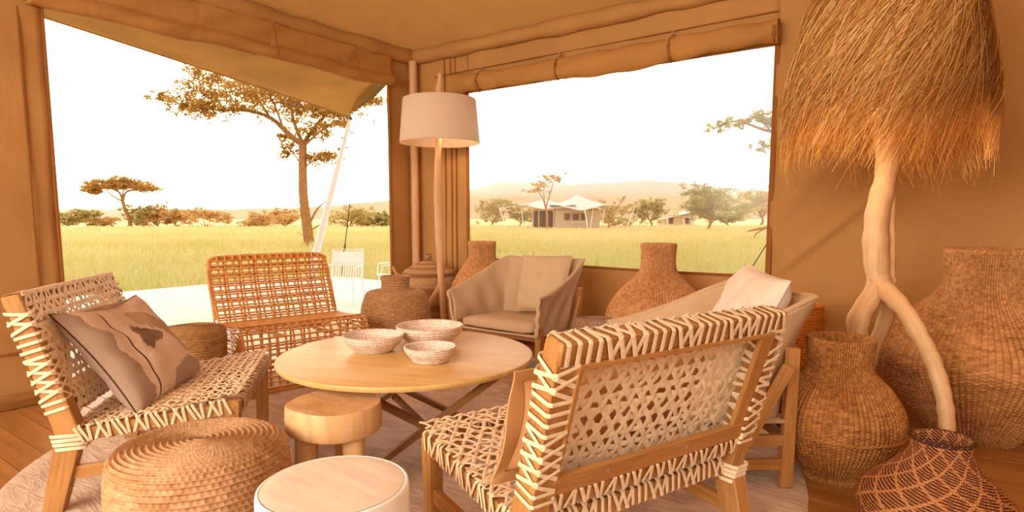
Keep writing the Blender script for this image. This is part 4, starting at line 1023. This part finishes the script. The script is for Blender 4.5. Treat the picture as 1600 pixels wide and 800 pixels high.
pillow('cushion', 'square beige cushion standing in the canvas armchair by the window wall', 'cushion', .47, .47, .13, M['linen_light'],
       frame_at(loc2w(*A1, (-.075, -.205, .615)), dirw(A1[1], (-1, 0, .03)), dirw(A1[1], (-.0, -.34, 1))), seed=8, pinch=.05)
pillow('cushion', 'plump white cushion in the armchair behind the foreground chair', 'cushion', .54, .50, .22, M['cushion_white'],
       frame_at(loc2w(*A2, (-.02, -.20, .655)), dirw(A2[1], (-1, .12, -.06)), dirw(A2[1], (-.05, -.42, 1))), seed=9, pinch=.05)

# ================================================================== round table, bowls, stools
TC = (2.43, -2.50); TH = .48; TR = .612
tb = thing('round_table', 'large round light-oak coffee table on crossed folding legs in the middle of the rug', 'table', (*TC, ZR))
def topf(U, V):
    th = U * 2 * PI; prof = np.array([(0.0005, TH), (TR - .012, TH), (TR - .003, TH - .003), (TR, TH - .009), (TR - .001, TH - .018), (TR - .006, TH - .026), (TR - .05, TH - .03), (.0005, TH - .03)])
    j = np.rint(V * 7).astype(int); return prof[j, 0] * np.cos(th), prof[j, 0] * np.sin(th), prof[j, 1]
V_, Q_, _, _ = grid(topf, 97, 8); ca, sa = math.cos(R(20)), math.sin(R(20))
A_ = np.stack([V_[:, 0] * sa - V_[:, 1] * ca, V_[:, 2], V_[:, 0] * ca + V_[:, 1] * sa], -1)
link('table_top', mkmesh('table_top', V_, Q_, A_, M['oak'], True, 35), tb)
def leg(p0, p1, **k_): return part('leg', M['oak_dark'], tb, ('bar', (p0[0] - TC[0], p0[1] - TC[1], p0[2]), (p1[0] - TC[0], p1[1] - TC[1], p1[2]), .05, .026, k_.get('up', (0, 0, 1))))
zt = TH - .045
# two crossed pairs sharing a hub under the top
leg((2.95, -2.45, zt), (2.50, -2.79, .013)); leg((2.36, -2.92, zt), (2.93, -2.42, .013))
leg((2.42, -2.13, zt), (2.02, -2.72, .013)); leg((1.98, -2.62, zt), (2.47, -2.06, .013))
part('top_batten', M['oak_dark'], tb, ('bar', (.45, .25, TH - .042), (-.1, -.46, TH - .042), .05, .022))
part('top_batten', M['oak_dark'], tb, ('bar', (.05, .42, TH - .042), (-.47, -.16, TH - .042), .05, .022))
part('spreader', M['oak_dark'], tb, ('bar', (2.67 - TC[0], -2.64 - TC[1], .20), (2.22 - TC[0], -2.40 - TC[1], .20), .03, .022))
for (x, y) in ((2.69, -2.60), (2.22, -2.40)): part('bolt', M['dark_metal'], tb, ('tube', [(x - TC[0] + .03, y - TC[1] - .03, .20), (x - TC[0] - .03, y - TC[1] + .03, .20)], .011, 10))
def bowl(label, x, y, r_, hgt, foot):
    pr_ = [(.002, .012), (foot * .8, .010), (foot, .004), (foot + .01, 0.0), (foot + .025, .006), (r_ * .76, hgt * .32), (r_ * .93, hgt * .66), (r_, hgt), (r_ - .004, hgt + .004), (r_ - .010, hgt - .004), (r_ * .89, hgt * .66), (r_ * .70, hgt * .36), (foot, .022), (.002, .018)]
    o = lathe('bowl', pr_, M['speckle'], None, 24, 30, 3, 3, .0018, (x, y, ZR + TH + .0005), style='coil')
    return tag(o, label, 'bowl', 'speckled bowls on the round table')
bowl('speckled bowl at the left of three on the round table', 2.27, -2.575, .150, .080, .07)
bowl('largest speckled bowl at the rear right of the round table', 2.37, -2.28, .175, .095, .075)
bowl('smallest speckled bowl nearest the camera on the round table', 2.655, -2.575, .120, .070, .055)
st = thing('log_stool', 'thick round log-slab stool on three stub legs in front of the round table', 'stool', (2.615, -3.085, ZR))
def slab(U, V):
    th = U * 2 * PI; pf = np.array([(.0005, .400), (.08, .402), (.16, .410), (.1765, .4115), (.1795, .406), (.182, .36), (.180, .312), (.174, .303), (.0005, .302)])
    j = np.rint(V * 8).astype(int); rr = pf[j, 0] * (1 + .035 * np.sin(2 * th + .8) + .012 * np.sin(5 * th)); return rr * np.cos(th), rr * np.sin(th), pf[j, 1] + .003 * np.sin(3 * th) * (pf[j, 0] > .1)
V_, Q_, _, _ = grid(slab, 73, 9); link('slab', mkmesh('slab', V_, Q_, V_ * np.array((.4, 1.0, 1.5)), M['log'], True, 50), st)
for a_ in (-118, 2, 122):
    a_ = R(a_); c, s = math.cos(a_), math.sin(a_); part('leg', M['log'], st, ('tube', [(c * .125, s * .125, 0), (c * .115, s * .115, .15), (c * .105, s * .105, .31)], [.036, .041, .046], 14))
dr = thing('drum_stool', 'low white drum stool with a pale flat top at the bottom edge', 'stool', (3.235, -3.565, ZR))
pr_ = [(.0005, 0), (.195, 0), (.202, .006), (.202, .40), (.200, .413), (.194, .4165), (.190, .4145)]
o = lathe('drum', pr_, M['paint_white'], dr, 48, 6, 2, 8, 0, smoothprof=False)
o = lathe('drum_top', [(.1895, .4155), (.186, .4165), (.1, .4168), (.0005, .4168)], M['drum_top'], dr, 48, 3, 2, 2, 0, smoothprof=False)
# woven pouf: coiled rope top and knotted sides
pf_ = [(.0005, .385), (.06, .386), (.15, .384), (.225, .379), (.258, .368), (.280, .34), (.290, .27), (.292, .18), (.288, .09), (.275, .03), (.255, .005), (.2, .0), (.0005, .0)]
o = lathe('rope_pouf', pf_, M['rope_coil'], None, 84, 46, 5, 7, .014, (2.505, -3.56, ZR), style='coil')
tag(o, 'low round braided-rope pouf with a coiled top in front of the left chair', 'pouf')
# lumpy woven stump stool left of the settee
o = lathe('woven_stump_stool', [(.0005, .478), (.10, .476), (.165, .466), (.19, .445), (.196, .40), (.192, .25), (.2, .12), (.205, .02), (.19, .0), (.0005, .0)], M['rope_lumpy'], None, 80, 56, 3, 4, .006, (.80, -2.735, ZR),
          lump=lambda th, z: 1 + (.07 * np.cos(3 * th + .6) + .03 * np.cos(5 * th)) * np.clip(1.15 - z, 0, 1), style='coil')
tag(o, 'lumpy woven stump-shaped stool between the left chair and the settee', 'stool')
ds = thing('woven_side_stool', 'small dark woven drum stool between the armchair and the big window vase', 'stool', (2.585, -.86, ZR * 0))
lathe('body', [(.0005, .455), (.10, .455), (.145, .448), (.158, .43), (.158, .36), (.150, .335), (.128, .315), (.122, .2), (.128, .02), (.0005, .0)], M['basket_purple'], ds, 70, 44, 3, 4, .006, style='coil')

# ================================================================== basket vases
def vase(name, label, prof, mat, loc, nst, rows, amp, rim=None, spu=4, spv=3, tilt=None, group='woven basket vases', style='twine', bands=()):
    t = thing(name, label, 'vase', loc, 0, group)
    lathe('body', prof, mat, t, nst, rows, spu, spv, amp, tilt=tilt, style=style)
    if rim:
        m = MB(); z = rim[1]; cx, cy = (tilt[0] * z, tilt[1] * z) if tilt else (0, 0)
        nn = int(nst * .55); pts = []; pts2 = []
        for i in range(nn * 4):
            a_ = 2 * PI * i / (nn * 4); q = a_ * nn / 2
            for P_, f in ((pts, 0), (pts2, PI)): P_.append((cx + (rim[0] + rim[2] * .6 * math.cos(q + f)) * math.cos(a_), cy + (rim[0] + rim[2] * .6 * math.cos(q + f)) * math.sin(a_), z + rim[2] * .6 * math.sin(q + f)))
        m.tube(pts, rim[2] * .72, 5, False, True); m.tube(pts2, rim[2] * .72, 5, False, True)
        m.build('rim', rim[3] if len(rim) > 3 else mat, t)
    for (br, bz, bt) in bands:
        m = MB(); nn = int(nst * .5); 
        for f in (0, PI): m.tube([((br + bt * .5 * math.cos(2 * PI * i / 4 + f)) * math.cos(2 * PI * i / (nn * 4)), (br + bt * .5 * math.cos(2 * PI * i / 4 + f)) * math.sin(2 * PI * i / (nn * 4)), bz + bt * .7 * math.sin(2 * PI * i / 4 + f)) for i in range(nn * 4)], bt * .6, 4, False, True)
        m.build('braid', mat, t)
    return t
def inner(p, th=.012):      # add an inside wall to the neck
    (r0, z0), (r1, z1) = p[-1], p[-2]; return p + [(r0 - th * .6, z0 + .003), (r0 - th, z0 - .01), (r1 - th, z1), (p[-3][0] - th, p[-3][1])]
vase('basket_vase', 'huge woven basket vase at the right edge, tallest of the floor vases',
     inner([(.0005, 0), (.17, .002), (.20, .02), (.26, .10), (.38, .26), (.455, .37), (.478, .43), (.455, .50), (.36, .60), (.265, .68), (.205, .74), (.178, .80), (.168, .88), (.178, .975)]), M['basket_big'], (4.70, -.60, 0), 104, 84, .013, (.175, .978, .011), style='rib')
vase('basket_vase', 'mid-sized woven basket vase standing before the driftwood lamp legs',
     inner([(.0005, 0), (.11, .0), (.12, .012), (.115, .03), (.15, .07), (.215, .15), (.255, .235), (.26, .285), (.245, .34), (.20, .41), (.145, .465), (.124, .50), (.122, .55), (.130, .62)]), M['basket_small'], (4.188, -1.605, 0), 80, 62, .0095, (.128, .621, .008), style='rib', bands=((.258, .27, .008), (.262, .235, .008), (.15, .463, .006), (.168, .447, .006)))
dk = vase('basket_vase', 'squat dark patterned basket vase cut off by the bottom right corner',
          inner([(.0005, 0), (.13, .0), (.17, .02), (.22, .08), (.238, .14), (.225, .19), (.165, .25), (.115, .30), (.094, .335), (.090, .36), (.092, .388)]), M['basket_dark'], (4.555, -2.05, 0), 96, 64, .002, (.091, .389, .006, M['basket_rim']), tilt=(.04, .02))
vase('basket_vase', 'big-bellied woven vase in front of the window, right of the armchair',
     inner([(.0005, 0), (.24, .0), (.30, .03), (.352, .15), (.372, .30), (.37, .40), (.345, .50), (.28, .60), (.19, .69), (.135, .75), (.118, .80), (.114, .88), (.120, .955)]), M['basket_light'], (2.84, -.395, 0), 90, 78, .010, (.118, .957, .008), style='rib')
vase('basket_vase', 'tall-necked woven vase half hidden behind the left side of the armchair',
     inner([(.0005, 0), (.2, .0), (.255, .05), (.30, .20), (.305, .36), (.285, .50), (.22, .64), (.15, .74), (.118, .79), (.112, .86), (.117, .93)]), M['basket_light'], (1.16, -.335, 0), 76, 60, .010, (.114, .931, .008), style='rib')
vase('basket_vase', 'broad-shouldered grey-brown basket vase between the settee and the white lamp',
     inner([(.0005, 0), (.22, .0), (.25, .03), (.268, .20), (.278, .35), (.268, .44), (.242, .52), (.215, .555), (.13, .572), (.112, .585), (.108, .63), (.116, .675)]), M['basket_grey'], (.93, -1.17, 0), 90, 58, .006, (.114, .676, .007), style='coil')
lb = thing('lidded_basket', 'round striped lidded basket with a knob in the room corner', 'basket', (.50, -.34, 0))
lathe('body', [(.0005, 0), (.15, .0), (.19, .02), (.235, .15), (.262, .34), (.262, .46), (.25, .55), (.232, .61), (.22, .612), (.0005, .60)], M['basket_stripe'], lb, 80, 60, 2, 3, .004, style='coil')
lid = lathe('lid', [(.23, .612), (.243, .620), (.228, .645), (.175, .682), (.105, .715), (.055, .735), (.03, .745), (.023, .757), (.032, .772), (.038, .785), (.03, .797), (.012, .803), (.0005, .804)], M['basket_stripe'], lb, 70, 40, 2, 3, .004, style='coil')
for sg in (-1, 1):
    a_ = R(216) if sg < 0 else R(36); c, s = math.cos(a_), math.sin(a_)
    part('handle', M['basket'], lb, ('tube', pathv([(c * .25 - s * .05, s * .25 + c * .05, .54), (c * .30 - s * .045, s * .30 + c * .045, .62), (c * .335, s * .335, .675), (c * .30 + s * .045, s * .30 - c * .045, .62), (c * .25 + s * .05, s * .25 - c * .05, .54)], 20), .013, 7))
hb_ = thing('woven_basket', 'woven basket with orange sunlight in its colour, half hidden behind the white-cushioned armchair', 'basket', (3.745, -.45, 0))
lathe('body', inner([(.0005, 0), (.14, .0), (.175, .03), (.19, .2), (.2, .38), (.196, .52), (.19, .60)]), M['basket_sunlit'], hb_, 80, 60, 3, 3, .004)
m = MB(); torus(m, (0, 0, .602), .187, .010, 40, 6); m.build('rim', M['basket_sunlit'], hb_)

# ================================================================== white floor lamp
fl = thing('floor_lamp', 'floor lamp with a white drum shade on a bent wooden pole by the room corner', 'lamp', (.97, -.617, 0))
def rel(o_, p): return (p[0] - o_[0], p[1] - o_[1], p[2])
FB = (.97, -.617)
part('pole', M['pole_wood'], fl, ('tube', [rel(FB, p) for p in ((.975, -.617, 0), (.935, -.605, .32), (.894, -.591, .62), (.855, -.572, 1.0), (.823, -.55, 1.36), (.815, -.53, 1.62), (.80, -.49, 1.95), (.787, -.464, 2.2), (.779, -.445, 2.42))], [.031, .03, .029, .029, .029, .027, .027, .026, .022], 12))
part('branch_stub', M['pole_wood'], fl, ('tube', [rel(FB, p) for p in ((.79, -.468, 2.1), (.762, -.462, 2.25), (.752, -.452, 2.33))], [.02, .02, .014], 10))
part('leg', M['pole_wood'], fl, ('tube', [rel(FB, p) for p in ((.905, -.594, .58), (.77, -.72, .25), (.70, -.80, 0))], .022, 10))
part('leg', M['pole_wood'], fl, ('tube', [rel(FB, p) for p in ((.895, -.592, .60), (.93, -.50, .3), (.975, -.40, 0))], .022, 10))
SC = rel(FB, (.80, -.48, 0)); shp = [(.325, 2.188), (.356, 1.812)]
def shade(U, V):
    th = U * 2 * PI; t_ = .004; seq = np.array([(.0, 2.165), (.06, 2.17), (.30, 2.186), (.318, 2.19), (.3235, 2.182), (.356, 1.815), (.3545, 1.81), (.350, 1.815), (.317, 2.178), (.05, 2.16), (.0, 2.155)])
    j = np.rint(V * 10).astype(int); return SC[0] + seq[j, 0] * np.cos(th), SC[1] + seq[j, 0] * np.sin(th), seq[j, 1]
V_, Q_, _, _ = grid(shade, 73, 11); V_[:, 0] += .0
link('lamp_shade', mkmesh('lamp_shade', V_, Q_, V_, M['lamp_shade'], True, 40), fl)
m = MB(); torus(m, (SC[0], SC[1], 1.813), .3555, .005, 60, 6); m.build('shade_hem', M['lamp_shade'], fl)
def bulb(parent, c, r_):
    def fn(U, V):
        th, ph = U * 2 * PI, (V - .5) * PI; rr = r_ * np.cos(ph) * (1 - .25 * (V < .4) * (0.4 - V)); return c[0] + rr * np.cos(th), c[1] + rr * np.sin(th), c[2] + r_ * 1.25 * np.sin(ph)
    V, Q, _, _ = grid(fn, 17, 11); link('bulb', mkmesh('bulb', V, Q, V, M['bulb'], True, 0), parent)
bulb(fl, (SC[0] + .07, SC[1], 2.02), .035); part('socket', M['dark_metal'], fl, ('tube', [(SC[0] + .07, SC[1], 2.06), (SC[0] + .07, SC[1], 2.11)], .02, 10))
lp = lamp('floor_lamp_light', 'POINT', (FB[0] + SC[0] + .07, FB[1] + SC[1], 1.95), 6, (1.0, .70, .42), shadow_soft_size=.05)

# ================================================================== driftwood lamp with the shaggy grass shade
GB_ = (4.30, -1.08)
gl_ = thing('driftwood_lamp', 'tall driftwood floor lamp with a huge shaggy grass shade at right', 'lamp', (*GB_, 0))
def dw(name, pts, r_, n=None, k_=10):
    n = n or len(pts) * 5; P_ = spline([rel(GB_, p) for p in pts], n); rr = np.interp(np.linspace(0, 1, n), np.linspace(0, 1, len(r_)), r_) * (1 + .05 * np.sin(np.arange(n) * 1.7) + .03 * np.sin(np.arange(n) * .9 + 1))
    return part(name, M['drift'], gl_, ('tube', [tuple(p) for p in P_], list(rr), k_ + 4))
dw('trunk', [(4.285, -1.09, .78), (4.262, -1.09, .90), (4.25, -1.085, 1.02), (4.247, -1.07, 1.16), (4.268, -1.03, 1.33), (4.272, -1.015, 1.45), (4.25, -1.01, 1.6), (4.24, -1.0, 1.8), (4.238, -1.0, 2.2)], [.05, .058, .056, .052, .054, .056, .054, .05, .04], 46)
dw('stem', [(4.32, -1.04, .83), (4.315, -1.05, 1.0), (4.305, -1.04, 1.15), (4.30, -1.02, 1.35), (4.285, -1.0, 1.5)], [.02, .017, .016, .014, .009])
dw('leg', [(4.28, -1.09, .84), (4.25, -1.12, .76), (4.206, -1.16, .655), (4.205, -1.15, .55), (4.222, -1.14, .40), (4.20, -1.13, .2), (4.19, -1.14, 0)], [.05, .05, .05, .05, .045, .04, .034], 34)
dw('leg', [(4.30, -1.08, .84), (4.318, -1.02, .72), (4.30, -.965, .62), (4.255, -.93, .46), (4.225, -.90, .25), (4.22, -.88, 0)], [.045, .036, .036, .034, .032, .028], 30)
dw('leg', [(4.27, -1.09, .85), (4.30, -1.12, .805), (4.355, -1.165, .755), (4.405, -1.20, .70), (4.454, -1.234, .622), (4.495, -1.25, .55), (4.529, -1.261, .473), (4.56, -1.28, .38), (4.578, -1.286, .296), (4.595, -1.295, .15), (4.605, -1.30, 0)], [.05, .046, .04, .04, .036, .036, .033, .034, .032, .03, .028], 50)
HC = rel(GB_, (4.238, -1.0, 0))
SHC = lambda z: np.interp(z, [1.70, 1.80, 2.0, 2.2, 2.36, 2.46], [.40, .405, .385, .355, .30, .2])
def liner(U, V):
    th = U * 2 * PI; z = 1.715 + V * .74; r_ = SHC(z) - .012; return HC[0] + r_ * np.cos(th), HC[1] + r_ * np.sin(th), z
V_, Q_, _, _ = grid(liner, 65, 14); link('shade_liner', mkmesh('shade_liner', V_, Q_, V_, M['straw_liner'], True, 0), gl_)
m = MB(); torus(m, (HC[0], HC[1], 1.714), .39, .008, 60, 6); torus(m, (HC[0], HC[1], 2.455), .195, .007, 40, 6); m.build('hoop', M['dark_metal'], gl_)
part('hoop_arm', M['dark_metal'], gl_, *[('tube', [(HC[0], HC[1], 1.735), (HC[0] + .39 * math.cos(a_), HC[1] + .39 * math.sin(a_), 1.716)], .004, 5) for a_ in (.3, .3 + 2.09, .3 + 4.19)])
ns = 10500; th0 = rng.uniform(0, 2 * PI, ns); z0 = 1.72 + .75 * rng.uniform(0, 1, ns) ** 1.1; Ls = rng.uniform(.32, .62, ns); sw = rng.normal(-.5, .2, ns); flare = rng.uniform(.02, .15, ns)
segs = 6; pts = []
zcur, tcur = z0.copy(), th0.copy(); rcur = SHC(z0) + rng.uniform(0, .02, ns)
P0 = []
for s_ in range(segs + 1):
    f = s_ / segs; P0.append(np.stack([HC[0] + rcur * np.cos(tcur), HC[1] + rcur * np.sin(tcur), zcur], -1))
    dz = Ls / segs; zcur = zcur - dz * (.9 + .1 * f); tcur = tcur + sw * dz * (1.6 - 1.1 * f) / np.maximum(rcur, .2)
    base = np.where(zcur > 1.70, SHC(np.maximum(zcur, 1.70)), .40); rcur = np.maximum(rcur + flare * dz * (1.7 - 2.4 * f) * .9, base * (zcur > 1.70) + (zcur <= 1.70) * rcur * 0) + np.where(zcur > 1.7, .006 + .02 * flare, 0) * (1 if s_ else 1) * .5
    zcur = zcur; 
low = P0[-1][:, 2] < 1.40; 
P0 = np.array(P0); zl = 1.38 + .07 * np.sin(th0 * 3) + .05 * np.sin(th0 * 11) + rng.uniform(-.03, .30, ns); sc_ = np.where(P0[-1][:, 2] < zl, (z0 - zl) / (z0 - P0[-1][:, 2]), 1.0)
P0[:, :, 2] = z0 - (z0 - P0[:, :, 2]) * sc_
wds = .0026; tang = np.stack([-np.sin(th0), np.cos(th0), 0 * th0], -1)
VV = []; FF = []
for s_ in range(segs + 1): VV += [P0[s_] - tang * wds * (1 - .6 * s_ / segs), P0[s_] + tang * wds * (1 - .6 * s_ / segs)]
VV = np.stack(VV, 1).reshape(-1, 3); kk = np.arange(ns) * (2 * segs + 2)
for s_ in range(segs): FF.append(np.stack([kk + 2 * s_, kk + 2 * s_ + 1, kk + 2 * s_ + 3, kk + 2 * s_ + 2], -1))
kind(link('grass_fringe', mkmesh('grass_fringe', VV, np.concatenate(FF), np.repeat(np.stack([rng.uniform(0, 1, ns)] * 3, -1), 2 * segs + 2, 0), M['straw'], True, 0), gl_), 'stuff')
bulb(gl_, (HC[0] + .1, HC[1] - .02, 1.86), .035); part('socket', M['dark_metal'], gl_, ('tube', [(HC[0] + .1, HC[1] - .02, 1.9), (HC[0] + .1, HC[1] - .02, 1.96)], .02, 10))
lamp('driftwood_lamp_light', 'POINT', (GB_[0] + HC[0] - .12, GB_[1] + HC[1] - .12, 1.84), 12, (1.0, .70, .36), shadow_soft_size=.05)
